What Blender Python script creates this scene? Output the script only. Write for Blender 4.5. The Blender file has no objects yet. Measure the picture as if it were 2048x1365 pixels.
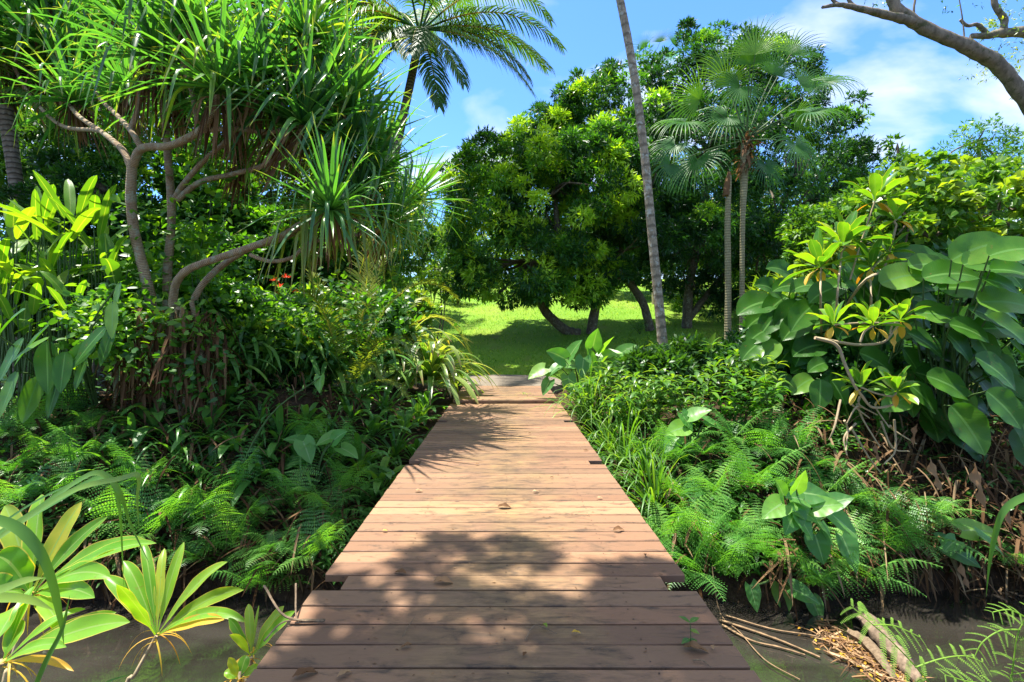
import bpy, math, random
import numpy as np
from mathutils import Vector, Matrix
R = math.radians
C = bpy.context.scene.collection
SC = bpy.context.scene

# ---------------------------------------------------------------- camera, sky, sun, exposure
F = 967.0; CX = 1012.0; CY = 657.0; CH = 1.37
cd = bpy.data.cameras.new('camera'); cam = bpy.data.objects.new('camera', cd); C.objects.link(cam)
cam.location = (0, 0, CH); cam.rotation_euler = (R(90), 0, 0)
cd.sensor_width = 36; cd.lens = 17.0; cd.clip_start = .05; cd.clip_end = 2000
cd.shift_x = 12 / 2048; cd.shift_y = -25.5 / 2048
SC.camera = cam
SUN_EL = R(72); SUN_AZ = R(-68)          # azimuth measured from straight ahead (+Y), negative to the left
sdir = Vector((math.sin(SUN_AZ) * math.cos(SUN_EL), math.cos(SUN_AZ) * math.cos(SUN_EL), math.sin(SUN_EL)))
sd = bpy.data.lights.new('sun', 'SUN'); sd.energy = 4.3; sd.angle = R(.53); sd.color = (1, .95, .86)
so = bpy.data.objects.new('sun', sd); C.objects.link(so); so.rotation_euler = sdir.to_track_quat('Z', 'Y').to_euler()
SC.view_settings.view_transform = 'Standard'; SC.view_settings.look = 'None'
SC.view_settings.exposure = 1.72; SC.view_settings.gamma = 1
SC.render.engine = 'CYCLES'
SC.cycles.max_bounces = 8; SC.cycles.diffuse_bounces = 5; SC.cycles.glossy_bounces = 3; SC.cycles.transmission_bounces = 6

w = bpy.data.worlds.new('World'); SC.world = w; w.use_nodes = True
nt = w.node_tree; N_ = nt.nodes; Lk = nt.links
bg = N_['Background']; bg.inputs[1].default_value = .15
sky = N_.new('ShaderNodeTexSky'); sky.sky_type = 'NISHITA'; sky.sun_disc = False
sky.sun_elevation = SUN_EL; sky.sun_rotation = SUN_AZ; sky.air_density = 1.25; sky.dust_density = .3; sky.ozone_density = 2.0
tc = N_.new('ShaderNodeTexCoord')
sep = N_.new('ShaderNodeSeparateXYZ'); Lk.new(tc.outputs['Generated'], sep.inputs[0])
def wm(op, a, b=None):
    n = N_.new('ShaderNodeMath'); n.operation = op
    for i, v in enumerate((a, b)):
        if v is None: continue
        if isinstance(v, (int, float)): n.inputs[i].default_value = v
        else: Lk.new(v, n.inputs[i])
    return n.outputs[0]
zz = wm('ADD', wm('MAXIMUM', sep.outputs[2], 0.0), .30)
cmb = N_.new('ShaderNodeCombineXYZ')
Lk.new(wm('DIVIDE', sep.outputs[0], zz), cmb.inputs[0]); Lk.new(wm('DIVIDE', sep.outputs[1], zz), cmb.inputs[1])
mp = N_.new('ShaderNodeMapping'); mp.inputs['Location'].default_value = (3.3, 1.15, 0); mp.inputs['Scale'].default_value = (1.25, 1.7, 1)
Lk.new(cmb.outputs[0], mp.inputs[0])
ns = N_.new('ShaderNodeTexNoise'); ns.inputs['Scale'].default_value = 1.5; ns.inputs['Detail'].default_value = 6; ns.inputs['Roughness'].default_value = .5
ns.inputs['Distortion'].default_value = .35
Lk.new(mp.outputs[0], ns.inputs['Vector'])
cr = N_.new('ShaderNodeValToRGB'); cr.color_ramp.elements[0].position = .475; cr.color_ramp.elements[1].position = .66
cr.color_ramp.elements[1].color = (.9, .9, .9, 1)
Lk.new(wm('ADD', ns.outputs[0], wm('MULTIPLY', wm('MAXIMUM', wm('SUBTRACT', sep.outputs[2], .62), 0.0), .9)), cr.inputs[0])  # cloud cover thickened overhead, out of view, added for neutral fill light
mx = N_.new('ShaderNodeMix'); mx.data_type = 'RGBA'
tint = N_.new('ShaderNodeMix'); tint.data_type = 'RGBA'; tint.blend_type = 'MULTIPLY'; tint.inputs[0].default_value = 1
Lk.new(sky.outputs[0], tint.inputs[6]); tint.inputs[7].default_value = (.285, .45, .72, 1)
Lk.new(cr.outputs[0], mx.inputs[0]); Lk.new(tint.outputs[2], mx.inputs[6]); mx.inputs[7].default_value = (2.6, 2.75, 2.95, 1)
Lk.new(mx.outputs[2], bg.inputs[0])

# ---------------------------------------------------------------- helpers
def P(px, py, Y): return np.array([(px - CX) / F * Y, Y, CH - (py - CY) / F * Y])
def sm(a, b, t):
    u = np.clip((t - a) / (b - a), 0, 1); return u * u * (3 - 2 * u)
LY = [8, 10.5, 13, 15, 18, 23, 30, 45, 70, 150, 400]; LZ = [-.14, -.06, .06, .36, 1.15, 2.35, 3.75, 5.9, 8.5, 13, 22]
WZ = -1.3
def H(x, y):
    x = np.asarray(x, float); y = np.asarray(y, float)
    wd = sm(1.2, 3.0, np.abs(x))
    ye = 4.62 + .16 * np.sin(x * 1.7 + .5) + .1 * np.sin(x * 4.1) + np.where(x > 0, .03, 0) * x
    yt = 8.5 * (1 - wd) + np.where(x < 0, 6.3, 6.15) * wd
    zt = -.14 * (1 - wd) + np.where(x < 0, .5, .16) * wd
    t = np.clip((y - ye) / (yt - ye), 0, 1)
    z = -1.6 + .42 * sm(0, .12, t) + (zt + 1.18) * (t ** .85)
    k = sm(yt, yt + 6, y)
    z = np.where(y > yt, zt * (1 - k) + np.interp(y, LY, LZ) * k, z)
    z = np.where(y < 2.5, -1.6 + 1.35 * sm(1.9, .2, y), z)
    z = z + .035 * np.sin(x * 2.3 + y * 1.9) * np.sin(y * 3.1 - x * .7) * (y > 4.7)
    return z
def G(px, py):
    """ground point seen at a pixel"""
    Y = 3.2
    while Y < 150:
        p = P(px, py, Y)
        if p[2] < max(float(H(p[0], Y)), WZ): return np.array([p[0], Y, float(H(p[0], Y))])
        Y += .03 if Y < 15 else .2
    return P(px, py, 60)
def GA(px, py):
    px = np.asarray(px, float); py = np.asarray(py, float); out = np.zeros((len(px), 3)); done = np.zeros(len(px), bool)
    Y = 3.2
    while Y < 60 and not done.all():
        x = (px - CX) / F * Y; z = CH - (py - CY) / F * Y; h = np.maximum(H(x, np.full(len(px), Y)), WZ)
        hit = ~done & (z < h); out[hit] = np.stack([x[hit], np.full(hit.sum(), Y), h[hit]], -1); done |= hit
        Y += .03 if Y < 15 else .2
    out[~done, 1] = 99; return out
def unit(v): return v / (np.linalg.norm(v, axis=-1, keepdims=True) + 1e-9)
def dv(az, el):
    az = np.asarray(az, float); el = np.asarray(el, float)
    return np.stack([np.cos(az) * np.cos(el), np.sin(az) * np.cos(el), np.sin(el) + 0 * az], -1)
def hside(az): az = np.asarray(az, float); return np.stack([np.sin(az), -np.cos(az), 0 * az], -1)

class MB:
    def __init__(s): s.V = []; s.FL = []; s.FC = []; s.UV = []; s.R = []; s.n = 0; s.M = []
    def add(s, V, Fc, uv=None, r=0., m=0):
        V = np.asarray(V, float).reshape(-1, 3); Fc = np.asarray(Fc, int)
        s.V.append(V); s.FL.append((Fc + s.n).ravel()); s.FC.append(np.full(len(Fc), Fc.shape[1]))
        s.UV.append(np.zeros((len(V), 2)) if uv is None else np.asarray(uv, float).reshape(-1, 2))
        s.R.append(np.broadcast_to(np.asarray(r, float), (len(Fc),)).copy()); s.M.append(np.full(len(Fc), m)); s.n += len(V)
    def build(s, name, mats, parent=None, smooth=True):
        me = bpy.data.meshes.new(name)
        V = np.concatenate(s.V); FL = np.concatenate(s.FL); FC = np.concatenate(s.FC); UV = np.concatenate(s.UV)
        me.vertices.add(len(V)); me.vertices.foreach_set('co', V.ravel())
        me.loops.add(len(FL)); me.loops.foreach_set('vertex_index', FL)
        me.polygons.add(len(FC)); st = np.concatenate([[0], np.cumsum(FC)[:-1]])
        me.polygons.foreach_set('loop_start', st)
        me.polygons.foreach_set('material_index', np.concatenate(s.M))
        me.polygons.foreach_set('use_smooth', np.full(len(FC), smooth))
        u = me.uv_layers.new(name='UVMap'); u.data.foreach_set('uv', UV[FL].ravel())
        a = me.attributes.new('rnd', 'FLOAT', 'FACE'); a.data.foreach_set('value', np.concatenate(s.R))
        for m in (mats if isinstance(mats, (list, tuple)) else [mats]): me.materials.append(m)
        me.update(calc_edges=True)
        o = bpy.data.objects.new(name, me); C.objects.link(o)
        if parent: o.parent = parent
        return o

def prof(*pts):
    xs = [p[0] for p in pts]; ys = [p[1] for p in pts]
    return lambda t: np.interp(t, xs, ys)
P_STRAP = prof((0, .75), (.1, 1), (.6, .85), (.85, .5), (1, .02))
P_GRASS = prof((0, .8), (.3, 1), (.7, .65), (1, .02))
P_TI = prof((0, .12), (.14, .13), (.22, .42), (.4, .9), (.6, 1), (.8, .88), (.92, .55), (1, .03))
P_LEAF = prof((0, .1), (.2, .75), (.45, 1), (.75, .6), (1, .03))
P_PADDLE = prof((0, .15), (.06, .5), (.2, .86), (.45, 1), (.7, .93), (.87, .65), (.95, .38), (1, .04))
P_CAL = prof((0, .25), (.05, .55), (.15, .84), (.33, 1), (.52, .96), (.7, .78), (.84, .5), (.93, .26), (1, .02))
P_HEART = prof((0, .55), (.1, .9), (.25, 1), (.5, .84), (.75, .48), (.9, .2), (1, .02))
P_FAN = prof((0, .1), (.5, 1), (.7, .62), (1, .04))
def strips(mb, B, D, S, L, W, droop, pf, nseg=6, fold=.2, p=1.5, kink=None, A=1, lobe=0, g=(0, 0, -1), r=.5, cup=1., wave=0., vs=None):
    B = np.atleast_2d(np.asarray(B, float)); D = unit(np.atleast_2d(np.asarray(D, float))); S = np.atleast_2d(np.asarray(S, float))
    N = max(len(B), len(D)); bc = lambda v: np.broadcast_to(np.asarray(v, float), (N,))
    B = np.broadcast_to(B, (N, 3)); D = np.broadcast_to(D, (N, 3)); S = np.broadcast_to(S, (N, 3))
    L = bc(L); W = bc(W); droop = bc(droop); r = bc(r)
    t = np.linspace(0, 1, nseg + 1); T = nseg + 1
    if kink is None: f = np.broadcast_to(t ** p, (N, T))
    else: f = 1 / (1 + np.exp(-(t[None] - bc(kink)[:, None]) / .035)) + .12 * t[None]
    g = np.asarray(g, float)
    d = unit(D[:, None] + g * (droop[:, None] * f)[..., None])
    st = np.concatenate([np.zeros((N, 1, 3)), (d[:, :-1] + d[:, 1:]) / 2], 1) * (L / nseg)[:, None, None]
    pos = B[:, None] + np.cumsum(st, 1)
    s = S[:, None] - (S[:, None] * d).sum(-1, keepdims=True) * d; s = unit(s)
    n = np.cross(s, d)
    wv = W[:, None] * pf(t)[None]
    u = np.linspace(-1, 1, 2 * A + 1) if A > 0 else np.array([-1., 1.])
    U = len(u)
    V = pos[:, :, None] + s[:, :, None] * (wv[:, :, None] * u)[..., None] * .5
    au = np.abs(u) ** cup
    h = fold * wv[:, :, None] * au * .5
    if wave: h = h + wave * wv[:, :, None] * np.abs(u) * np.sin(t[None, :, None] * 14 + N * .3 + u * 1.5 + r[:, None, None] * 40)
    V = V + n[:, :, None] * h[..., None]
    if lobe: V = V - d[:, :1, None] * (L[:, None, None] * lobe * (np.abs(u) ** 1.3)[None, None] * ((1 - t) ** 3)[None, :, None])[..., None]
    idx = np.arange(T * U).reshape(T, U)
    q = np.stack([idx[:-1, :-1], idx[:-1, 1:], idx[1:, 1:], idx[1:, :-1]], -1).reshape(-1, 4)
    Fc = (q[None] + (np.arange(N) * T * U)[:, None, None]).reshape(-1, 4)
    uv = np.stack(np.broadcast_arrays((u * .5 + .5)[None, None], t[None, :, None] + 0 * r[:, None, None]), -1)
    uv = np.broadcast_to(uv, (N, T, U, 2))
    mb.add(V, Fc, uv, np.repeat(r, len(q)))
def spline(pts, n=6):
    p = np.asarray(pts, float); m = len(p)
    if m < 3: return np.array([p[0] + (p[-1] - p[0]) * k / n for k in range(n + 1)])
    e = np.vstack([2 * p[0] - p[1], p, 2 * p[-1] - p[-2]]); out = []
    for i in range(m - 1):
        a, b, c, d = e[i:i + 4]
        for k in range(n):
            t = k / n
            out.append(.5 * (2 * b + (c - a) * t + (2 * a - 5 * b + 4 * c - d) * t * t + (3 * b - a - 3 * c + d) * t ** 3))
    out.append(p[-1]); return np.array(out)
def tube(mb, pts, rad, sides=8, n=5, r=.5, knob=0., rs=None, cap=True):
    q = spline(np.column_stack([np.asarray(pts, float), np.interp(np.linspace(0, 1, len(pts)), np.linspace(0, 1, len(np.atleast_1d(rad))), np.atleast_1d(rad))]), n)
    pp = q[:, :3]; rr = np.abs(q[:, 3]); T = len(pp)
    d = unit(np.gradient(pp, axis=0)); ref = np.array([.31, .23, .92]) if abs(d[:, 2]).mean() < .8 else np.array([.9, .3, .1])
    s = unit(np.cross(d, ref)); b = np.cross(s, d)
    a = np.linspace(0, 2 * math.pi, sides + 1)
    rr2 = rr[:, None] * np.ones(sides + 1)
    if knob:
        k = (rs or np.random.RandomState(1)).normal(0, knob, (T, sides)); k = np.column_stack([k, k[:, 0]]); rr2 = rr2 * (1 + k)
    V = pp[:, None] + (s[:, None] * np.cos(a)[None, :, None] + b[:, None] * np.sin(a)[None, :, None]) * rr2[..., None]
    idx = np.arange(T * (sides + 1)).reshape(T, sides + 1)
    Fc = np.stack([idx[:-1, :-1], idx[:-1, 1:], idx[1:, 1:], idx[1:, :-1]], -1).reshape(-1, 4)
    ln = np.concatenate([[0], np.cumsum(np.linalg.norm(np.diff(pp, axis=0), axis=1))])
    uv = np.stack(np.broadcast_arrays(a[None] / 6.283, ln[:, None]), -1)
    mb.add(V, Fc, uv, r)
    if cap:
        for e in (0, T - 1):
            mb.add(np.vstack([pp[e], V[e, :-1]]), [[0, 1 + k, 1 + (k + 1) % sides] for k in range(sides)], None, r)

def tag(o, label, cat, group=None, kind=None):
    if kind: o['kind'] = kind
    if label: o['label'] = label
    if cat: o['category'] = cat
    if group: o['group'] = group
    return o
def thing(name, label, cat, loc=(0, 0, 0), group=None):
    o = bpy.data.objects.new(name, None); C.objects.link(o); o.location = tuple(map(float, loc)); o.empty_display_size = .2
    return tag(o, label, cat, group)
KIDS = {}
def kids(r): return [o for o in C.objects if o.parent == r]
def dup(root, loc, rz=0, sc=1, label=None, tilt=(0, 0)):
    if root.name not in KIDS: KIDS[root.name] = [(k, kids(k)) for k in kids(root)]
    r = root.copy(); C.objects.link(r)
    for k, sub in KIDS[root.name]:
        c = k.copy(); C.objects.link(c); c.parent = r
        for g in sub:
            d = g.copy(); C.objects.link(d); d.parent = c
    put(r, loc, rz, sc, label, tilt); return r
def put(r, loc, rz=0, sc=1, label=None, tilt=(0, 0)):
    r.location = tuple(map(float, loc)); r.rotation_euler = (tilt[0], tilt[1], rz); r.scale = (sc,) * 3
    if label: r['label'] = label
USED = set()
def place(root, loc, rz=0, sc=1, label=None, tilt=(0, 0)):
    if root.name not in USED:
        USED.add(root.name)
        if root.name not in KIDS: KIDS[root.name] = [(k, kids(k)) for k in kids(root)]
        put(root, loc, rz, sc, label, tilt); return root
    return dup(root, loc, rz, sc, label, tilt)

# ---------------------------------------------------------------- materials
def nmat(name):
    m = bpy.data.materials.new(name); m.use_nodes = True; t = m.node_tree
    return m, t, t.nodes, t.links
def mathn(t, op, a, b=None, c=None):
    n = t.nodes.new('ShaderNodeMath'); n.operation = op
    for i, v in enumerate((a, b, c)):
        if v is None: continue
        if isinstance(v, (int, float)): n.inputs[i].default_value = v
        else: t.links.new(v, n.inputs[i])
    return n.outputs[0]
def mixn(t, fac, a, b, mode='MIX'):
    n = t.nodes.new('ShaderNodeMix'); n.data_type = 'RGBA'; n.blend_type = mode
    for i, v in ((0, fac), (6, a), (7, b)):
        if isinstance(v, (int, float)): n.inputs[i].default_value = v
        elif isinstance(v, tuple): n.inputs[i].default_value = (*v, 1) if len(v) == 3 else v
        else: t.links.new(v, n.inputs[i])
    return n.outputs[2]
def rampn(t, fac, els):
    n = t.nodes.new('ShaderNodeValToRGB'); e = n.color_ramp.elements
    while len(e) < len(els): e.new(.5)
    for k, (p, c) in enumerate(els):
        e[k].position = p; e[k].color = (*c, 1) if isinstance(c, tuple) else (c, c, c, 1)
    t.links.new(fac, n.inputs[0]); return n.outputs[0]
def noisen(t, scale, vec=None, detail=4, rough=.55, dist=0):
    n = t.nodes.new('ShaderNodeTexNoise'); n.inputs['Scale'].default_value = scale; n.inputs['Detail'].default_value = detail
    n.inputs['Roughness'].default_value = rough; n.inputs['Distortion'].default_value = dist
    if vec is not None: t.links.new(vec, n.inputs['Vector'])
    return n.outputs[0]
def objc(t, scale=None, which='Object'):
    n = t.nodes.new('ShaderNodeTexCoord'); o = n.outputs[which]
    if scale:
        m = t.nodes.new('ShaderNodeMapping'); m.inputs['Scale'].default_value = scale; t.links.new(o, m.inputs[0]); o = m.outputs[0]
    return o
def bumpn(t, h, s=.3, d=.01):
    n = t.nodes.new('ShaderNodeBump'); n.inputs['Strength'].default_value = s; n.inputs['Distance'].default_value = d
    t.links.new(h, n.inputs['Height']); return n.outputs[0]
def leafmat(name, cols, trans=.38, rough=.38, spec=.5, tip=None, mid=None, edge=None, vein=0, var=.25, tg=(1.9, 1.75, .45), spots=0):
    m, t, nd, lk = nmat(name); b = nd['Principled BSDF']
    at = nd.new('ShaderNodeAttribute'); at.attribute_name = 'rnd'
    oi = nd.new('ShaderNodeObjectInfo')
    nz = noisen(t, 9, objc(t), 3)
    f = mathn(t, 'ADD', at.outputs['Fac'], mathn(t, 'MULTIPLY', mathn(t, 'SUBTRACT', nz, .5), var))
    f = mathn(t, 'ADD', f, mathn(t, 'MULTIPLY', mathn(t, 'SUBTRACT', oi.outputs['Random'], .5), .25))
    col = rampn(t, f, cols)
    uvn = nd.new('ShaderNodeTexCoord'); sp = nd.new('ShaderNodeSeparateXYZ'); lk.new(uvn.outputs['UV'], sp.inputs[0]); u, v = sp.outputs[0], sp.outputs[1]
    uc = mathn(t, 'ABSOLUTE', mathn(t, 'SUBTRACT', u, .5))
    if mid: col = mixn(t, mathn(t, 'LESS_THAN', uc, .035), col, mid)
    if edge: col = mixn(t, mathn(t, 'GREATER_THAN', mathn(t, 'ADD', uc, mathn(t, 'MULTIPLY', nz, .06)), .49), col, edge)
    if tip:
        k = mathn(t, 'MULTIPLY', mathn(t, 'SUBTRACT', mathn(t, 'ADD', v, mathn(t, 'MULTIPLY', nz, .35)), 1.0), 5)
        n = nd.new('ShaderNodeClamp'); lk.new(k, n.inputs[0]); col = mixn(t, n.outputs[0], col, tip)
    if spots:
        s2 = noisen(t, 22, objc(t), 4, .7); col = mixn(t, rampn(t, s2, [(.62, 0.), (.69, spots)]), col, (.2, .12, .04))
    lk.new(col, b.inputs['Base Color']); b.inputs['Roughness'].default_value = rough; b.inputs['Specular IOR Level'].default_value = spec
    if vein:
        wv = mathn(t, 'SINE', mathn(t, 'ADD', mathn(t, 'MULTIPLY', v, vein), mathn(t, 'MULTIPLY', uc, -vein * .35)))
        lk.new(bumpn(t, wv, .22, .003), b.inputs['Normal'])
        col = mixn(t, mathn(t, 'MULTIPLY', mathn(t, 'ADD', wv, 1), .035), col, (.12, .25, .05))
        lk.new(col, b.inputs['Base Color'])
    tr = nd.new('ShaderNodeBsdfTranslucent'); lk.new(mixn(t, 1., col, tg, 'MULTIPLY'), tr.inputs[0])
    ms = nd.new('ShaderNodeMixShader'); ms.inputs[0].default_value = trans
    lk.new(b.outputs[0], ms.inputs[1]); lk.new(tr.outputs[0], ms.inputs[2]); lk.new(ms.outputs[0], nd['Material Output'].inputs[0])
    return m
def barkmat(name, c1, c2, ring=0, lichen=None, scale=14, rough=.85, rk=.55, rb=.6):
    m, t, nd, lk = nmat(name); b = nd['Principled BSDF']
    n1 = noisen(t, scale, objc(t, (1, 1, .45)), 7, .65); col = rampn(t, n1, [(.32, c1), (.68, c2)]); h = n1
    if ring:
        sp = nd.new('ShaderNodeSeparateXYZ'); lk.new(objc(t, None, 'UV'), sp.inputs[0])
        s = mathn(t, 'SINE', mathn(t, 'ADD', mathn(t, 'MULTIPLY', sp.outputs[1], ring), mathn(t, 'MULTIPLY', n1, 3.5)))
        k = rampn(t, mathn(t, 'MULTIPLY_ADD', s, .5, .5), [(.02, 0.), (.35, 1.)])
        col = mixn(t, mathn(t, 'SUBTRACT', 1., k), col, tuple(x * rk for x in c1)); h = mathn(t, 'ADD', mathn(t, 'MULTIPLY', s, rb), n1)
    if lichen:
        n2 = noisen(t, 9, objc(t), 6, .7); col = mixn(t, rampn(t, n2, [(.54, 0.), (.6, .8)]), col, lichen)
    lk.new(col, b.inputs['Base Color']); b.inputs['Roughness'].default_value = rough; b.inputs['Specular IOR Level'].default_value = .25
    lk.new(bumpn(t, h, .6, .02), b.inputs['Normal']); return m
def plain(name, col, rough=.7, var=.3, scale=20, spec=.3):
    m, t, nd, lk = nmat(name); b = nd['Principled BSDF']
    n1 = noisen(t, scale, objc(t), 5, .6)
    lk.new(rampn(t, n1, [(.25, tuple(c * (1 - var) for c in col)), (.75, tuple(min(1, c * (1 + var)) for c in col))]), b.inputs['Base Color'])
    b.inputs['Roughness'].default_value = rough; b.inputs['Specular IOR Level'].default_value = spec
    lk.new(bumpn(t, n1, .3, .01), b.inputs['Normal']); return m
DEADC = [(0., (.07, .035, .015)), (.4, (.16, .085, .04)), (.75, (.3, .18, .09)), (1., (.45, .32, .18))]
M = {}
M['pandan'] = leafmat('pandan_leaf', [(0, (.03, .1, .04)), (.5, (.065, .18, .06)), (.85, (.13, .27, .05)), (1, (.3, .34, .05))], trans=.42, rough=.3, tip=(.34, .3, .08), mid=(.03, .09, .02), tg=(1.75, 2.1, .4))
M['dead'] = leafmat('dead_leaf', DEADC, trans=.25, rough=.8, spec=.15, tg=(1.3, 1.1, .8))
M['tidark'] = leafmat('cordyline_leaf', [(0, (.03, .11, .02)), (.5, (.07, .2, .025)), (.85, (.16, .32, .03)), (1, (.34, .42, .04))], trans=.42, rough=.3, spec=.5, mid=(.12, .26, .06), edge=(.3, .36, .06), tg=(2.1, 1.9, .25), spots=.5, var=.4)
M['shadedlitter'] = leafmat('shaded_dead_leaf', [(p, tuple(c * .55 for c in q)) for p, q in DEADC], trans=.2, rough=.9, spec=.1, tg=(1.3, 1.1, .8))  # dead-leaf ramp darkened, so the bank's shade is painted into the litter
M['yellow'] = leafmat('yellow_leaf', [(0, (.5, .25, .02)), (1, (.65, .45, .05))], trans=.4, rough=.5, tg=(1.3, 1.1, .5))
M['palm'] = leafmat('palm_leaf', [(0, (.03, .08, .025)), (.6, (.06, .14, .035)), (1, (.14, .22, .03))], trans=.42, rough=.45, spec=.3, tip=(.4, .32, .1), tg=(2.2, 2.1, .4))
M['palmyoung'] = leafmat('young_palm_leaf', [(0, (.07, .16, .025)), (1, (.28, .33, .05))], trans=.45, rough=.35, tg=(1.9, 1.7, .4), tip=(.5, .4, .1))
M['fan'] = leafmat('fan_palm_leaf', [(0, (.03, .11, .03)), (.6, (.06, .17, .035)), (1, (.14, .28, .03))], trans=.4, rough=.42, spec=.3, tg=(2.3, 2.2, .3))
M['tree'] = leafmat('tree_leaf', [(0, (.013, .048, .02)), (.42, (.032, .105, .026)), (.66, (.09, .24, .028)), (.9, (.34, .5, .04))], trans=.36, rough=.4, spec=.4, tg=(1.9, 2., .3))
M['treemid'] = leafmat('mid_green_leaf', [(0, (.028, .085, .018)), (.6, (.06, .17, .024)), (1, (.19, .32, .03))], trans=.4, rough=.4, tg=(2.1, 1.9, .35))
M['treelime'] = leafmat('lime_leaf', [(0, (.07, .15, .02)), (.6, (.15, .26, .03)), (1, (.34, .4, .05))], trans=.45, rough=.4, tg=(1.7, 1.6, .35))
M['vine'] = leafmat('vine_leaf', [(0, (.03, .1, .018)), (.6, (.065, .19, .024)), (1, (.2, .36, .03))], trans=.45, rough=.4, tg=(2.2, 2.1, .3))
M['bush'] = leafmat('bush_leaf', [(0, (.04, .12, .02)), (.6, (.08, .2, .03)), (1, (.24, .34, .04))], trans=.45, rough=.33, mid=(.2, .3, .08), tg=(2.1, 1.9, .3), spots=.5)
M['cal'] = leafmat('broad_leaf', [(0, (.028, .10, .012)), (.6, (.058, .165, .018)), (1, (.13, .26, .03))], trans=.33, rough=.3, spec=.3, mid=(.12, .26, .06), vein=210, var=.45, tg=(2.0, 2.4, .3), spots=.6)
M['helic'] = leafmat('paddle_leaf', [(0, (.045, .14, .02)), (.6, (.1, .24, .025)), (1, (.22, .36, .035))], trans=.5, rough=.35, mid=(.25, .36, .08), vein=190, var=.15, tg=(2.2, 1.9, .25))
M['ti'] = leafmat('ti_leaf', [(0, (.08, .24, .022)), (.55, (.17, .38, .03)), (.9, (.25, .38, .04)), (1, (.4, .4, .05))], trans=.5, rough=.36, spec=.4, mid=(.25, .4, .1), edge=(.5, .45, .08), tg=(2.1, 1.8, .25), spots=.4)
M['taro'] = leafmat('taro_leaf', [(0, (.045, .14, .035)), (.6, (.085, .24, .05)), (1, (.17, .34, .05))], trans=.4, rough=.42, spec=.45, mid=(.2, .35, .12), vein=30, tg=(2., 2.1, .35), spots=.5)
M['fern'] = leafmat('fern_leaf', [(0, (.045, .16, .035)), (.5, (.095, .27, .055)), (1, (.22, .42, .07))], trans=.42, rough=.38, tg=(2., 2., .4))
M['strap'] = leafmat('strap_leaf', [(0, (.045, .14, .03)), (.6, (.09, .24, .045)), (1, (.2, .34, .05))], trans=.38, rough=.33, mid=(.1, .2, .05), tg=(2.1, 2., .35))
M['lily'] = leafmat('lily_leaf', [(0, (.05, .14, .03)), (.6, (.1, .22, .04)), (1, (.26, .34, .08))], trans=.42, rough=.3, mid=(.16, .26, .08), edge=(.5, .5, .25), tip=(.35, .2, .1), tg=(2., 1.8, .4))
M['grass'] = leafmat('grass_blade', [(0, (.06, .16, .025)), (.6, (.1, .24, .035)), (1, (.25, .36, .06))], trans=.45, rough=.4, tg=(1.9, 1.8, .35))
M['lawn'] = leafmat('lawn_blade', [(0, (.08, .23, .025)), (.5, (.14, .33, .03)), (1, (.32, .44, .05))], trans=.4, rough=.6, spec=.2, tg=(1.5, 1.4, .4))
M['mimosa'] = leafmat('feathery_leaf', [(0, (.12, .27, .03)), (1, (.24, .4, .05))], trans=.5, rough=.5, tg=(1.8, 1.6, .35))
M['red'] = leafmat('red_bract', [(0, (.6, .04, .02)), (1, (.75, .12, .03))], trans=.4, rough=.4, tg=(1.3, 1., 1.))
M['panbark'] = barkmat('pandanus_bark', (.22, .145, .08), (.46, .34, .2), ring=300, scale=10, rk=.75, rb=.3, lichen=(.3, .3, .2))
M['palmbark'] = barkmat('palm_bark', (.11, .085, .06), (.27, .22, .17), ring=60)
M['slimbark'] = barkmat('lichen_bark', (.17, .135, .095), (.38, .31, .22), ring=30, rk=.85, rb=.12, lichen=(.42, .42, .36), scale=22)
M['ringbark'] = barkmat('ringed_bark', (.22, .19, .1), (.36, .31, .17), ring=105, scale=6, rk=.8, rb=.2)
M['bark'] = barkmat('tree_bark', (.06, .045, .03), (.16, .12, .08), lichen=(.2, .2, .14))
M['limb'] = barkmat('mossy_limb_bark', (.1, .085, .06), (.26, .22, .16), lichen=(.07, .08, .03), scale=12)
M['stem'] = plain('green_stem', (.06, .11, .03), .55)
M['palestem'] = plain('pale_stem', (.34, .26, .15), .7)
M['twig'] = barkmat('dead_twig', (.09, .06, .035), (.22, .16, .1), scale=40)
M['litter'] = plain('deadwood', (.2, .13, .07), .9, .5)
# ---------------------------------------------------------------- setting: ground, stream, path
m, t, nd, lk = nmat('ground'); b = nd['Principled BSDF']
gm = nd.new('ShaderNodeNewGeometry'); sp = nd.new('ShaderNodeSeparateXYZ'); lk.new(gm.outputs['Position'], sp.inputs[0])
n1 = noisen(t, 1.1, objc(t), 6, .6); n2 = noisen(t, 16, objc(t), 8, .7); n3 = noisen(t, 70, objc(t), 4, .7); n4 = noisen(t, .28, objc(t), 3)
soil = rampn(t, n2, [(.3, (.025, .016, .009)), (.55, (.07, .045, .026)), (.75, (.15, .1, .055))])
grs = rampn(t, n3, [(.25, (.08, .19, .02)), (.5, (.15, .3, .028)), (.75, (.28, .4, .06))])
grs = mixn(t, rampn(t, n4, [(.45, 0.), (.65, .4)]), grs, (.3, .34, .05))
grs = mixn(t, rampn(t, n1, [(.6, 0.), (.74, .55)]), grs, (.2, .15, .07))
msk = rampn(t, mathn(t, 'MULTIPLY', mathn(t, 'ADD', mathn(t, 'SUBTRACT', sp.outputs[1], 12.0), mathn(t, 'MULTIPLY', n1, 1.6)), .8), [(0., 0.), (1., 1.)])
lk.new(mixn(t, msk, soil, grs), b.inputs['Base Color']); b.inputs['Roughness'].default_value = .95; b.inputs['Specular IOR Level'].default_value = .1
lk.new(bumpn(t, mathn(t, 'ADD', n2, n3), .8, .05), b.inputs['Normal']); M['ground'] = m
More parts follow.
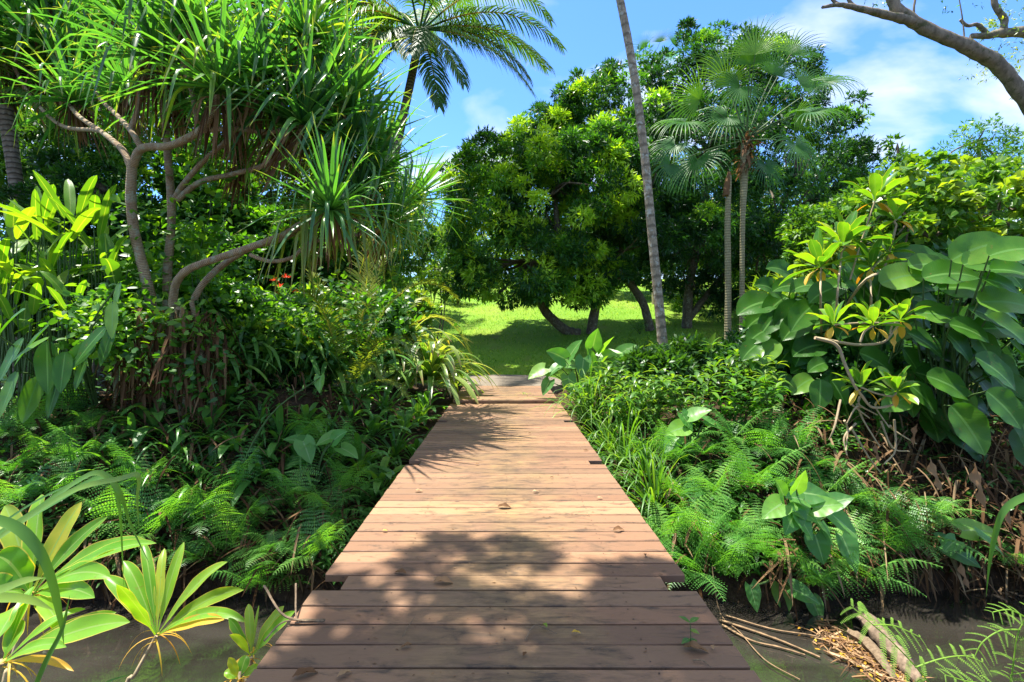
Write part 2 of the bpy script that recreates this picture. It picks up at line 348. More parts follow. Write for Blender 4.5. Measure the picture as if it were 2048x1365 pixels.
def grid(xs, ys, z):
    X, Y = np.meshgrid(xs, ys); V = np.stack([X, Y, z(X, Y)], -1); i = np.arange(X.size).reshape(X.shape)
    return V.reshape(-1, 3), np.stack([i[:-1, :-1], i[:-1, 1:], i[1:, 1:], i[1:, :-1]], -1).reshape(-1, 4)
xs = np.sort(np.unique(np.concatenate([-np.geomspace(12, 400, 24), np.linspace(-12, 12, 121), np.geomspace(12, 400, 24)])))
ys = np.unique(np.concatenate([-np.geomspace(.5, 60, 12), np.linspace(-.5, 16, 140), np.geomspace(16, 400, 70)]))
mb = MB(); V, Fc = grid(xs, ys, H); mb.add(V, Fc); o = mb.build('ground', M['ground']); tag(o, None, None, None, 'structure')
m, t, nd, lk = nmat('stream_water'); b = nd['Principled BSDF']
nz = noisen(t, 2.2, objc(t, (.45, 1.3, 1)), 3, .45, .6)
lk.new(rampn(t, nz, [(.3, (.013, .0115, .009)), (.7, (.036, .032, .026))]), b.inputs['Base Color']); b.inputs['Roughness'].default_value = .06
b.inputs['IOR'].default_value = 1.33; b.inputs['Specular IOR Level'].default_value = .9
lk.new(bumpn(t, mathn(t, 'ADD', nz, mathn(t, 'MULTIPLY', noisen(t, 14, objc(t, (.35, 1.4, 1)), 3), .12)), .22, .05), b.inputs['Normal']); b.inputs['Coat Weight'].default_value = 1; b.inputs['Coat IOR'].default_value = 1.7; b.inputs['Coat Roughness'].default_value = .03
mb = MB(); V, Fc = grid(np.linspace(-45, 45, 3), np.linspace(-1.5, 6.2, 3), lambda X, Y: X * 0 + WZ); mb.add(V, Fc)
tag(mb.build('water', m), None, None, None, 'structure')
# path slab beyond the bridge
m, t, nd, lk = nmat('worn_concrete'); b = nd['Principled BSDF']
n1 = noisen(t, 5, objc(t), 7, .65); n2 = noisen(t, 60, objc(t), 4, .7)
lk.new(mixn(t, rampn(t, n2, [(.4, 0.), (.7, .5)]), rampn(t, n1, [(.3, (.10, .08, .055)), (.7, (.2, .165, .12))]), (.12, .1, .07)), b.inputs['Base Color']); b.inputs['Roughness'].default_value = .9
lk.new(bumpn(t, n1, .4, .02), b.inputs['Normal'])
mb = MB(); a = np.linspace(0, 2 * math.pi, 41)[:-1]; rs = np.random.RandomState(3)
rx = np.sign(np.cos(a)) * np.abs(np.cos(a)) ** .5; ry = np.sign(np.sin(a)) * np.abs(np.sin(a)) ** .5
X = .05 + 1.25 * rx * (1 + .04 * rs.randn(40)); Y = 11.95 + 1.15 * ry * (1 + .05 * rs.randn(40)); Y = np.maximum(Y, 11.06)
top = np.stack([X, Y, np.full(40, .045) + (Y - 11) * .03], -1); bot = top - [0, 0, .2]
mb.add(np.vstack([top, bot]), [[k, (k + 1) % 40, 40 + (k + 1) % 40, 40 + k] for k in range(40)])
mb.add(np.vstack([top.mean(0), top]), [[0, 1 + k, 1 + (k + 1) % 40] for k in range(40)])
tag(mb.build('path', m, smooth=False), None, None, None, 'structure')

# ---------------------------------------------------------------- the footbridge
m, t, nd, lk = nmat('painted_deck'); b = nd['Principled BSDF']
at = nd.new('ShaderNodeAttribute'); at.attribute_name = 'rnd'
gm = nd.new('ShaderNodeNewGeometry'); sp = nd.new('ShaderNodeSeparateXYZ'); lk.new(gm.outputs['Position'], sp.inputs[0])
off = nd.new('ShaderNodeCombineXYZ'); lk.new(mathn(t, 'MULTIPLY', at.outputs['Fac'], 37.), off.inputs[0]); lk.new(mathn(t, 'MULTIPLY', at.outputs['Fac'], 11.), off.inputs[2])
va = nd.new('ShaderNodeVectorMath'); va.operation = 'ADD'; lk.new(gm.outputs['Position'], va.inputs[0]); lk.new(off.outputs[0], va.inputs[1])
def mapv(v, s):
    n = nd.new('ShaderNodeMapping'); n.inputs['Scale'].default_value = s; lk.new(v, n.inputs[0]); return n.outputs[0]
grain = noisen(t, 1, mapv(va.outputs[0], (7, 130, 60)), 6, .65, .4)
fine = noisen(t, 1, mapv(va.outputs[0], (22, 420, 60)), 3, .6)
blot = noisen(t, 2.6, gm.outputs['Position'], 6, .6, .3); blot2 = noisen(t, 1, mapv(va.outputs[0], (5, 16, 5)), 7, .7, .5)
speck = noisen(t, 95, va.outputs[0], 3, .7)
paint = mixn(t, at.outputs['Fac'], (.18, .096, .054), (.29, .165, .09))
wood = rampn(t, grain, [(.3, (.19, .115, .048)), (.6, (.30, .19, .085)), (.8, (.37, .25, .125))])
xc = mathn(t, 'ABSOLUTE', sp.outputs[0])
wear = mathn(t, 'ADD', mathn(t, 'SUBTRACT', .62, mathn(t, 'MULTIPLY', xc, .75)), mathn(t, 'MULTIPLY', mathn(t, 'SUBTRACT', blot, .5), 1.8))
wear = rampn(t, mathn(t, 'ADD', wear, mathn(t, 'MULTIPLY', mathn(t, 'SUBTRACT', grain, .5), .5)), [(.2, 0.), (.75, .8)])
col = mixn(t, wear, paint, wood)
bv = mathn(t, 'FRACT', mathn(t, 'MULTIPLY', at.outputs['Fac'], 7.31)); col = mixn(t, 1., col, rampn(t, bv, [(0., (.76, .78, .8)), (1., (1.15, 1.12, 1.08))]), 'MULTIPLY')
st = mathn(t, 'ADD', mathn(t, 'MULTIPLY', mathn(t, 'SUBTRACT', .75, xc), .16), blot2)
col = mixn(t, rampn(t, st, [(.51, 0.), (.74, .85)]), col, (.08, .052, .03))
col = mixn(t, rampn(t, mathn(t, 'ADD', blot2, mathn(t, 'MULTIPLY', grain, .55)), [(.86, 0.), (.97, .7)]), col, (.05, .035, .026))
col = mixn(t, rampn(t, fine, [(.27, .65), (.36, 0.)]), col, (.11, .06, .04))
col = mixn(t, rampn(t, speck, [(.68, 0.), (.73, .7)]), col, (.08, .05, .03))
lk.new(col, b.inputs['Base Color']); lk.new(rampn(t, blot2, [(.3, .5), (.7, .75)]), b.inputs['Roughness']); b.inputs['Specular IOR Level'].default_value = .35
lk.new(bumpn(t, mathn(t, 'ADD', mathn(t, 'MULTIPLY', grain, .6), fine), .35, .004), b.inputs['Normal']); M['deck'] = m
M['screw'] = plain('rusty_screw', (.05, .03, .02), .6); M['beam'] = plain('weathered_beam', (.16, .1, .06), .85, .4)
bridge = thing('footbridge', 'reddish brown timber plank footbridge crossing the stream towards the lawn', 'bridge', (0, 0, 0))
rs = np.random.RandomState(7)
def board(mb, x0, x1, y, w=.1395, z=0., th=.042, r=.5, rot=0):
    e = .0045; a = w / 2
    pr = np.array([(-a, -th), (-a, -e), (-a + e, 0), (a - e, 0), (a, -e), (a, -th)])
    nx = 6; xs_ = np.linspace(x0, x1, nx + 1); V = []
    for k, xx in enumerate(xs_):
        q = pr * (1 if 0 < k < nx else .985)
        V.append(np.stack([np.full(6, xx), y + q[:, 0] + (xx) * rot, z + q[:, 1] - .002 * math.sin(xx * 2 + r * 9)], -1))
    V = np.array(V).reshape(-1, 3); Fc = []
    for k in range(nx):
        for j in range(6): Fc.append([k * 6 + j, k * 6 + (j + 1) % 6, (k + 1) * 6 + (j + 1) % 6, (k + 1) * 6 + j])
    for bx in (-.64, -.6, .0, .6, .64):
        for by in ((-.04, .04) if bx in (-.6, .0, .6) else ()):
            q = np.linspace(0, 6.283, 7)[:-1]; cx = bx + math.sin(r * 50 + by * 90) * .008
            mb.add(np.stack([cx + .0045 * np.cos(q), y + by + cx * rot + .0045 * np.sin(q), np.full(6, z + .0012)], -1), [[0, 1, 2, 3, 4, 5]], None, r, 1)
    mb.add(V, Fc, None, r); mb.add(V, [[0, 1, 2, 3], [0, 3, 4, 5], [nx * 6 + 3, nx * 6 + 2, nx * 6 + 1, nx * 6], [nx * 6 + 5, nx * 6 + 4, nx * 6 + 3, nx * 6]], None, r)
pitch = .1457
# gap positions read from the photograph: board edge at y = 2.535
secs = [(-1.2, 2.52, 1.0), (2.535, 2.66, .865), (2.68, 4.86, 1.0), (4.87, 5.0, .845), (5.02, 7.04, .995), (7.05, 7.18, .85), (7.2, 8.76, .99)]
y = 2.535 - pitch * 26; mb = MB(); k = 0
def flush():
    global mb
    if mb.n: mb.build('deck_section', [M['deck'], M['screw']], bridge, smooth=False)
    mb = MB()
while y + pitch < 8.85:
    yc = y + pitch / 2; hw = 1.0; short = False
    for n_, c in ((0, 2.608), (1, 4.95), (2, 7.12)):
        if abs(yc - c) < pitch / 2: hw = .86; short = True
    board(mb, -hw - rs.uniform(0, .006) - .004, hw - .012 + rs.uniform(0, .006), yc, .1345 + rs.uniform(-.002, .001), rs.uniform(-.0008, .0008), .042, rs.rand(), rs.normal(0, .0012))
    y += pitch
    if short: flush()
flush()
ye = y
for k in range(15):
    yc = ye + .08 + pitch * k; sh = abs(yc - 9.75) < .07
    board(mb, -.97, .95 if not sh else .84, yc, .134, .062 + rs.uniform(-.002, .002) + .0 * k, .05, rs.rand(), rs.normal(0, .001))
mb.build('raised_end', [M['deck'], M['screw']], bridge, smooth=False)
def box(mb, x0, x1, y0, y1, z0, z1, r=.5, m=0):
    V = [(x, y_, z) for x in (x0, x1) for y_ in (y0, y1) for z in (z0, z1)]
    mb.add(V, [[0, 1, 3, 2], [4, 6, 7, 5], [0, 4, 5, 1], [2, 3, 7, 6], [0, 2, 6, 4], [1, 5, 7, 3]], None, r, m)
for x in (-.62, 0, .62):
    mb = MB(); box(mb, x - .07, x + .07, -1.2, 8.78, -.30, -.046); box(mb, x - .06, x + .06, 8.79, 11.1, -.28, -.002); mb.build('beam', M['beam'], bridge, smooth=False)
for yy in (4.9, 8.2):
    for x in (-.55, .55):
        mb = MB(); tube(mb, [(x, yy, -1.9), (x, yy, -.302)], [.1, .09], 10, 3, knob=.03); mb.build('post', M['beam'], bridge)

# ---------------------------------------------------------------- lawn blades
rs = np.random.RandomState(11); n = 52000
Y = 12.0 + 28 * rs.rand(n) ** 1.9; X = (rs.uniform(840, 1800, n) - CX) / F * Y
near = rs.rand(n) < .5; ok = ~((np.abs(X) < 1.2) & (Y < 13.1)); X = X[ok]; Y = Y[ok]; n = len(X)
az = rs.uniform(0, 6.28, n); el = rs.uniform(.5, 1.4, n)
mb = MB(); strips(mb, np.stack([X, Y, H(X, Y) - .01], -1), dv(az, el), hside(az), (.035 + .05 * rs.rand(n)) * (1 + .03 * Y), (.006 + .004 * rs.rand(n)) * (1 + .1 * Y), .6, P_GRASS, 2, .2, r=rs.rand(n), A=0)
tag(mb.build('lawn_grass', M['lawn']), 'short sunlit grass covering the lawn beyond the bridge', 'grass', None, 'stuff')

# ---------------------------------------------------------------- plant generators
def crown(mb, lobes, nsub, subr, ncl, k, LL, LW, rs, flush=.1, up=.35, flat=.75, droop=.25):
    """leaf clusters spread over many small clumps on the skin of a few lobes"""
    C_, O_, R_ = [], [], []
    vol = np.array([l[1][0] * l[1][2] + l[1][0] * l[1][1] for l in lobes], float); vol /= vol.sum()
    lc = np.array([l[0] for l in lobes]); lr = np.array([l[1] for l in lobes])
    for i, (c, rad) in enumerate(lobes):
        ns_ = max(3, int(nsub * vol[i])); d = unit(rs.normal(size=(ns_, 3))); rr = rs.uniform(.62, 1.06, ns_)
        sc = np.array(c) + d * np.array(rad) * rr[:, None]
        q = np.sqrt((((sc[:, None] - lc[None]) / lr[None]) ** 2).sum(-1)); q[:, i] = 9
        keep = q.min(1) > .72; sc = sc[keep]; d = d[keep]
        for s_, dd in zip(sc, d):
            r0 = subr * rs.uniform(.6, 1.35); e = unit(rs.normal(size=(ncl, 3)) + dd * .9 + np.array([0, 0, up]))
            C_.append(s_ + e * r0 * np.array([1, 1, flat]) * rs.uniform(.55, 1.05, (ncl, 1))); O_.append(e)
            base = rs.uniform(.05, .55) + (rs.uniform(.25, .45) if rs.rand() < flush else 0)
            R_.append(np.clip(base + rs.normal(0, .07, ncl) + .1 * np.clip(e[:, 2], 0, 1), 0, 1))
    C_ = np.concatenate(C_); O_ = np.concatenate(O_); R_ = np.concatenate(R_); n = len(C_)
    B = np.repeat(C_, k, 0); D = unit(np.repeat(O_, k, 0) * .75 + rs.normal(size=(n * k, 3)) * .75)
    S = np.cross(D, rs.normal(size=(n * k, 3)) * .6 + np.array([0, 0, 1]))
    B = B + D * LL * .15
    strips(mb, B, D, S, LL * rs.uniform(.6, 1.25, n * k), LW * rs.uniform(.7, 1.2, n * k), droop, P_LEAF, 2, .25, r=np.clip(np.repeat(R_, k) + rs.normal(0, .05, n * k), 0, 1), A=0)
    return n * k
def tree(name, label, cat, base, trunks, lobes, mat, nsub, subr, ncl, k, LL, LW, seed, flush=.1, bark='bark', group=None, brad=.06, **kw):
    rs = np.random.RandomState(seed); t_ = thing(name, label, cat, base, group); b0 = np.array(base, float)
    mb = MB(); ends = []
    for pts, rad in trunks:
        pp = [np.array(p, float) - b0 for p in pts]; tube(mb, pp, rad, 9, 5, knob=.05, rs=rs); ends.append(pp[-1]); ends.append(pp[-2])
    for c, rr in lobes:
        c = np.array(c, float) - b0; e = min(ends, key=lambda q: np.linalg.norm(q - c))
        for _ in range(3):
            tip = c + unit(rs.normal(size=3)) * np.array(rr) * .75; mid = (e + tip) / 2 + rs.normal(0, .12, 3) * np.linalg.norm(tip - e) - [0, 0, .1]
            tube(mb, [e, mid, tip], [brad, brad * .7, brad * .25], 6, 4, knob=.05, rs=rs, cap=False)
    mb.build('trunk', M[bark], t_)
    mb = MB(); crown(mb, [(np.array(c, float) - b0, r_) for c, r_ in lobes], nsub, subr, ncl, k, LL, LW, rs, flush, **kw)
    mb.build('crown', M[mat], t_); return t_
def palm_frond(mb, rs, L, n=48, ll=.75, lw=.035, el=.5, az=0., droop=1.1, hang=.9, petiole=.18, base=(0, 0, 0), prad=.03, sw=.25, rt=.0, col=.5):
    T = 24; t = np.linspace(0, 1, T + 1); d0 = dv(az, el)
    d = unit(d0 + np.array([0, 0, -1]) * (droop * t ** 1.6)[:, None] + hside(az) * (rt * t ** 2)[:, None])
    pos = np.array(base) + np.vstack([[0, 0, 0], np.cumsum((d[1:] + d[:-1]) / 2, 0)]) * L / T
    tube(mb, pos[::3], [prad, prad * .6, prad * .3, prad * .12], 5, 3, r=.25, cap=False)
    tt = petiole + (1 - petiole) * (np.arange(n) + .5) / n
    for s_ in (-1, 1):
        j = tt + rs.normal(0, .004, n); p = np.stack([np.interp(j, t, pos[:, c]) for c in range(3)], -1); dd = unit(np.stack([np.interp(j, t, d[:, c]) for c in range(3)], -1))
        sd_ = unit(np.cross(dd, [0, 0, 1])); nn = np.cross(sd_, dd)
        q = (tt - petiole) / (1 - petiole)
        D = unit(sd_ * s_ * (1 - .45 * q)[:, None] + dd * (.45 + .5 * q)[:, None] + nn * .22 + rs.normal(0, .05, (n, 3)))
        ln = ll * np.interp(q, [0, .12, .45, .8, 1], [.45, .85, 1, .7, .35]) * rs.uniform(.9, 1.08, n)
        strips(mb, p, D, np.cross(D, nn), ln, lw, hang * rs.uniform(.7, 1.3, n), P_GRASS, 4, .35, p=1.2, r=np.clip(col + rs.normal(0, .13, n), 0, 1))
def fern_mesh(seed, nf=11, L=.66, droopm=.8):
    rs = np.random.RandomState(seed); mb = MB(); st = MB()
    for i in range(nf):
        az = i * 2.4 + rs.normal(0, .25); el = rs.uniform(.3, 1.25); Lf = L * rs.uniform(.7, 1.15); T = 12; t = np.linspace(0, 1, T + 1)
        d = unit(dv(az, el) + np.array([0, 0, -1]) * (droopm * rs.uniform(.7, 1.3) * t ** 1.5)[:, None])
        pos = np.vstack([[0, 0, 0], np.cumsum((d[1:] + d[:-1]) / 2, 0)]) * Lf / T
        tube(mb, pos[::3], [.004, .001], 3, 2, r=.9, cap=False)
        n = 17; q = np.linspace(.14, .985, n); col = rs.uniform(.25, .75)
        p = np.stack([np.interp(q, t, pos[:, c]) for c in range(3)], -1); dd = unit(np.stack([np.interp(q, t, d[:, c]) for c in range(3)], -1))
        sd_ = unit(np.cross(dd, [0, 0, 1])); nn = np.cross(sd_, dd)
        pl = Lf * .33 * np.interp(q, [.16, .3, .5, 1], [.72, 1, .85, .06]) * rs.uniform(.78, 1.1, n)
        for s_ in (-1, 1):
            D = unit(sd_ * s_ + dd * .38 - nn * .05 + rs.normal(0, .09, (n, 3)))
            m_ = 9; w_ = (np.arange(m_) + .7) / m_                       # pinnules along each pinna
            dn = np.array([0, 0, -1.]); pp = p[:, None] + D[:, None] * (pl[:, None] * w_)[..., None] + dn * (.35 * pl[:, None] * w_ ** 2)[..., None]
            Dp = unit(D[:, None] + dn * (.6 * w_)[None, :, None] + 0 * pp); sdp = unit(np.cross(Dp, np.broadcast_to(nn[:, None], Dp.shape)))
            ln = Lf * .026 * np.interp(w_, [0, .3, 1], [.9, 1, .35]) * (.35 + .65 * pl[:, None] / (Lf * .3))
            for s2 in (-1, 1):
                D2 = unit(sdp * s2 + Dp * .45)
                strips(mb, pp.reshape(-1, 3), D2.reshape(-1, 3), np.cross(D2, np.broadcast_to(nn[:, None], Dp.shape)).reshape(-1, 3), ln.ravel(), (pl[:, None] / m_ * 1.0 + 0 * ln).ravel(), .2, prof((0, .9), (.6, .8), (1, .1)), 1, 0, r=np.clip(col + rs.normal(0, .08, n * m_), 0, 1), A=0)
    return mb
def fern_proto(seed, **k):
    t_ = thing('fern', 'green fern', 'fern', group='ferns on the banks'); fern_mesh(seed, **k).build('frond_tuft', M['fern'], t_); return t_
def tuft(mb, rs, n, L, W, el=(.5, 1.4), droop=1.2, pf=P_STRAP, nseg=7, fold=.3, kink=None, rad=.04, base=(0, 0, 0), r=(.2, .7), p=1.4, A=1, cup=1., wave=0., az0=0, azr=6.283, lobe=0):
    i = np.arange(n); az = az0 + (i * 2.39996 % 6.283) / 6.283 * azr + rs.normal(0, .12, n)
    q = (i + .5) / n; e = el[1] + (el[0] - el[1]) * q + rs.normal(0, .08, n)
    B = np.array(base) + dv(az, 0 * az) * rad * q[:, None]
    kk = None if kink is None else rs.uniform(kink[0], kink[1], n) + (1 - q) * kink[2]
    strips(mb, B, dv(az, e), hside(az), L * rs.uniform(.75, 1.1, n), W * rs.uniform(.85, 1.15, n), droop * rs.uniform(.6, 1.4, n), pf, nseg, fold, p, kk, A, r=rs.uniform(r[0], r[1], n), cup=cup, wave=wave, lobe=lobe)
def ti_mesh(rs, n=12, L=.45, W=.1, el=(.1, 1.35), r=(.2, .9)):
    mb = MB(); tuft(mb, rs, n, L, W, el, .55, P_TI, 9, .35, rad=.015, r=r, A=2, cup=1.3, wave=.04, p=1.8); return mb
def lobe(px, py, Y, rx, ry, dz=1.): return (P(px, py, Y), (rx / F * Y, (rx + ry) / 2 / F * Y * dz, ry / F * Y))
def gz(p): return (p[0], p[1], float(H(p[0], p[1])))
def gp(px, Y): x = (px - CX) / F * Y; return (x, Y, float(H(x, Y)))
# ---------------------------------------------------------------- large trees beyond the bridge
b0 = gp(1160, 18)
tree('tree', 'round dark glossy tree with lime new growth on the lawn behind the bridge', 'tree', b0,
     [([b0, P(1130, 660, 18), P(1092, 625, 17.8), P(1075, 585, 17.5), P(1060, 520, 17.3), P(1020, 430, 17.5)], [.2, .15, .1]),
      ([gp(1182, 18), P(1186, 640, 18), P(1192, 590, 18), P(1170, 540, 18), P(1120, 470, 17.5), P(1110, 380, 17.5)], [.2, .16, .09]),
      ([P(1192, 592, 18), P(1235, 555, 18), P(1240, 480, 18), P(1200, 350, 18)], [.13, .09, .05])],
     [lobe(960, 440, 17, 72, 105), lobe(1000, 350, 18, 92, 78), lobe(1105, 420, 16.3, 105, 125), lobe(1095, 300, 18, 78, 62), lobe(1175, 262, 18, 78, 78),
      lobe(1185, 350, 16, 88, 92), lobe(1040, 525, 16.3, 105, 72), lobe(1165, 535, 17.5, 70, 50), lobe(1010, 560, 16.6, 70, 48), lobe(1100, 560, 18.5, 60, 40), lobe(1130, 580, 17, 75, 32), lobe(960, 550, 17, 60, 35), lobe(1060, 400, 19, 110, 110), lobe(1170, 440, 18.5, 90, 80)], 'tree', 680, .5, 34, 7, .21, .06, 21, flush=.5)
b1 = gp(1380, 19)
tree('tree', 'tallest broad dark green tree behind the fan palm and slender trunk', 'tree', b1,
     [([b1, P(1374, 650, 19), P(1380, 560, 19), P(1400, 470, 19), P(1420, 300, 19)], [.24, .17, .1]),
      ([P(1376, 640, 19), P(1440, 560, 19), P(1520, 480, 19), P(1580, 380, 19)], [.14, .1, .06]),
      ([gp(1300, 18.5), P(1285, 605, 18.5), P(1240, 540, 18.3), P(1200, 500, 18), P(1290, 380, 18)], [.17, .14, .08]),
      ([gp(1560, 21), P(1545, 560, 21), P(1560, 450, 20)], [.2, .13, .08])],
     [lobe(1290, 205, 19, 98, 82), lobe(1205, 235, 19, 90, 75), lobe(1130, 290, 19.5, 90, 75), lobe(1290, 335, 17.3, 108, 118), lobe(1400, 160, 20, 112, 92), lobe(1420, 300, 18.6, 128, 130), lobe(1530, 185, 20, 98, 92),
      lobe(1580, 320, 19, 120, 118), lobe(1640, 310, 20, 78, 98), lobe(1400, 450, 18.2, 138, 98), lobe(1560, 445, 19, 128, 98), lobe(1275, 475, 17.2, 88, 82), lobe(1670, 430, 20, 66, 78), lobe(1500, 520, 19.5, 90, 65), lobe(1330, 540, 19.5, 70, 50), lobe(1420, 550, 19.5, 80, 45), lobe(1600, 530, 20, 80, 60), lobe(1400, 360, 20.5, 150, 130), lobe(1550, 380, 21, 130, 120), lobe(1260, 520, 18.6, 50, 45), lobe(1500, 585, 19.2, 100, 36), lobe(1400, 590, 19, 60, 26), lobe(1630, 570, 20, 70, 45)],
     'tree', 1050, .52, 32, 7, .21, .062, 22, flush=.2)
# far background, right
def simple_tree(name, label, cat, px, Y, lobes, mat, nsub, subr, ncl, k, LL, LW, seed, tr=.12, group=None, **kw):
    b_ = gp(px, Y); c = lobes[0][0]
    return tree(name, label, cat, b_, [([b_, (b_[0] + .1, b_[1], (b_[2] + c[2]) / 2), c + np.array([0, 0, .3])], [tr, tr * .6, tr * .3])], lobes, mat, nsub, subr, ncl, k, LL, LW, seed, group=group, brad=tr * .35, **kw)
simple_tree('tree', 'airy tree against the sky far beyond the right shrubs', 'tree', 1960, 34, [lobe(1955, 290, 34, 38, 42), lobe(1920, 320, 34, 40, 26), lobe(1995, 325, 34, 40, 34), lobe(1950, 370, 33, 60, 40)], 'treemid', 70, .9, 16, 5, .35, .1, 31, .2, flush=.3)
simple_tree('tree', 'bright leafy tree behind the round-leaved shrub at the right edge', 'tree', 2060, 20, [lobe(2050, 370, 20, 60, 60), lobe(1990, 400, 20, 60, 45), lobe(1920, 390, 22, 50, 30)], 'treemid', 110, .6, 20, 5, .22, .08, 32, .15, flush=.4)
simple_tree('shrub', 'slim shrub tip rising above the hibiscus-like bush against blue sky', 'shrub', 1800, 13, [lobe(1795, 310, 13, 12, 30), lobe(1800, 350, 13, 22, 22)], 'treemid', 14, .2, 12, 5, .16, .06, 33, .04, flush=.5)
far = [(845, 44, 70, 520, 60, 50), (905, 50, 0, 505, 45, 55), (980, 52, 0, 510, 60, 45), (1080, 55, 0, 505, 70, 45), (1200, 52, 0, 500, 70, 45), (1330, 50, 0, 495, 80, 50), (1470, 47, 0, 500, 80, 50), (1600, 42, 0, 505, 80, 55), (1720, 38, 0, 500, 80, 60), (1850, 36, 0, 480, 90, 70), (1990, 34, 0, 470, 90, 80)]
fl = ['beside the yellow shrub', 'just left of the big tree', 'seen under the left edge of the big tree', 'behind the forked stems of the big tree', 'behind the crossing limbs between the big trees', 'behind the slender lichen-covered trunk', 'behind the twin ringed trunks', 'right of the ringed trunks', 'behind the ti plants', 'behind the round-leaved shrub', 'at the right edge of the hillside']
for i, (px, Y, _, py, rx, ry) in enumerate(far):
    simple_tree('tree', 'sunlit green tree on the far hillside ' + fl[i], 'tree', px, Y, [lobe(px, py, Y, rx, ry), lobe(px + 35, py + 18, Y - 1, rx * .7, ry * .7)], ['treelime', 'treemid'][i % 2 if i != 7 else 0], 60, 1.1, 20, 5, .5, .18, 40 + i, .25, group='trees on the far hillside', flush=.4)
# shrubs on the lawn
b_ = gp(915, 24)
tree('shrub', 'small yellow-green shrub standing alone on the lawn', 'shrub', b_, [([b_, P(913, 590, 24), P(905, 565, 24)], [.05, .03]), ([b_, P(922, 590, 24), P(930, 570, 24)], [.05, .03])], [lobe(908, 575, 24, 22, 22), lobe(925, 585, 24, 20, 20)], 'treelime', 40, .3, 14, 5, .13, .05, 61, flush=.7, brad=.02)
def cordy(label, px0, px1, py, Y, n, seed, mat='palmyoung', cat='shrub', L=.6):
    rs = np.random.RandomState(seed); t_ = thing('cordyline_shrub', label, cat, gp((px0 + px1) / 2, Y)); b_ = np.array(t_.location); mb = MB(); st = MB()
    for i in range(n):
        c = P(px0 + (px1 - px0) * (i + .5) / n, py + rs.uniform(-28, 22), Y + rs.uniform(-.5, .5)) - b_; g_ = np.array([c[0] * .8, c[1], 0.])
        tube(st, [g_, (g_ + c) / 2 + rs.normal(0, .05, 3), c], [.03, .02], 5, 3, cap=False); tuft(mb, rs, 18, L, L * .16, (-.1, 1.4), .8, P_LEAF, 5, .3, base=c, r=(.1, .9))
    mb.build('foliage', M[mat], t_); st.build('stem', M['bark'], t_); return t_
cordy('row of leafy cordyline canes on the lawn left of the yellow shrub', 790, 895, 592, 17, 11, 62, 'bush')
cordy('pale cordyline clump behind the ringed trunks', 1500, 1580, 590, 15, 7, 63, 'treelime')
cordy('yellowish cordyline clump between ringed trunks and big leaves', 1590, 1680, 560, 14, 8, 64, 'treelime')

# ---------------------------------------------------------------- coconut palm
def coconut(label, hub, trunkpts, fr, L, seed, rad=.17, mat='palm', nuts=5, n=72):
    rs = np.random.RandomState(seed); t_ = thing('coconut_palm', label, 'palm', trunkpts[-1]); b_ = np.array(t_.location)
    mb = MB(); pp = [np.array(q) - b_ for q in trunkpts[::-1]]; tube(mb, pp, [rad * 1.5, rad, rad * .9, rad * .85, rad], 12, 6); mb.build('trunk', M['palmbark'], t_)
    hb = np.array(hub) - b_
    for az, el, dr, ls in fr:
        mb = MB(); palm_frond(mb, rs, L * ls, n, L * .21, L * .0095, el, az, dr, 1.7, .14, (0, 0, 0), .035 * L / 4, rt=rs.uniform(-.15, .15), col=.45)
        f = mb.build('frond', M[mat], t_); f.location = tuple(hb + dv(az, .3) * .12)
    for i in range(nuts):
        mb = MB(); a = i * 1.26; u_ = np.linspace(0, math.pi, 7); pts = [hb + dv(a, 0) * .22 + np.array([0, 0, -.25 + .14 * math.cos(q)]) for q in u_]
        tube(mb, pts, [.01, .08, .12, .13, .12, .08, .01], 8, 1); mb.build('coconut', M['stem'], t_)
    return t_
D_ = R
hub = P(838, 62, 16)
fr = [(R(4), R(26), 1.35, 1.04), (R(-8), R(4), 1.35, .98), (R(-20), R(-15), 1.3, .98), (R(-60), R(-55), .9, .75), (R(25), R(22), 1.2, 1.0), (R(12), R(48), 1.5, 1.1), (R(172), R(5), 1.3, .95), (R(200), R(-20), 1.4, .8), (R(188), R(28), 1.3, 1.1), (R(150), R(20), 1.4, 1.), (R(-5), R(0), 1.5, .85), (R(-45), R(-35), 1.3, .7), (R(215), R(-45), 1.2, .65), (R(185), R(45), 1.8, 1.05), (R(200), R(25), 1.9, .95),
      (R(225), R(5), 2.0, .8), (R(165), R(35), 1.5, 1.0), (R(95), R(55), 1.4, 1.), (R(60), R(60), 1.3, 1.), (R(125), R(50), 1.4, 1.), (R(262), R(45), 1.4, .85), (R(300), R(55), 1.5, .85), (R(240), R(-25), 1.5, .7), (R(-85), R(-30), 1.2, .55), (R(170), R(8), 2.1, .9), (R(-20), R(65), 1.6, 1.)]
coconut('tall coconut palm with drooping fronds against the sky above the left bank', hub, [hub, P(832, 110, 16), P(818, 180, 16), P(800, 262, 16), P(772, 400, 16), gp(735, 16)], fr, 4.9, 71, .155)
fr2 = [(R(a), R(e), d, s) for a, e, d, s in [(0, 40, 1.5, 1), (50, 50, 1.4, 1), (100, 40, 1.5, 1), (150, 45, 1.5, .9), (200, 30, 1.7, 1), (250, 30, 1.8, 1), (300, 35, 1.7, 1), (-30, 10, 1.6, .9), (220, 0, 1.6, .9), (330, 55, 1.4, 1)]]
h2 = P(474, 190, 17); coconut('thin distant palm trunk seen between the pandanus branches', h2, [h2, P(472, 330, 17), P(470, 450, 17), gp(472, 17)], fr2, 3.4, 72, .13, nuts=0, n=38)
h3 = P(10, 215, 9.5); coconut('shaggy palm with hanging fronds at the left edge', h3, [h3, P(30, 350, 9.5), P(42, 470, 9.5), gp(45, 9.5)], fr2, 2.6, 73, .13, nuts=0, n=40)
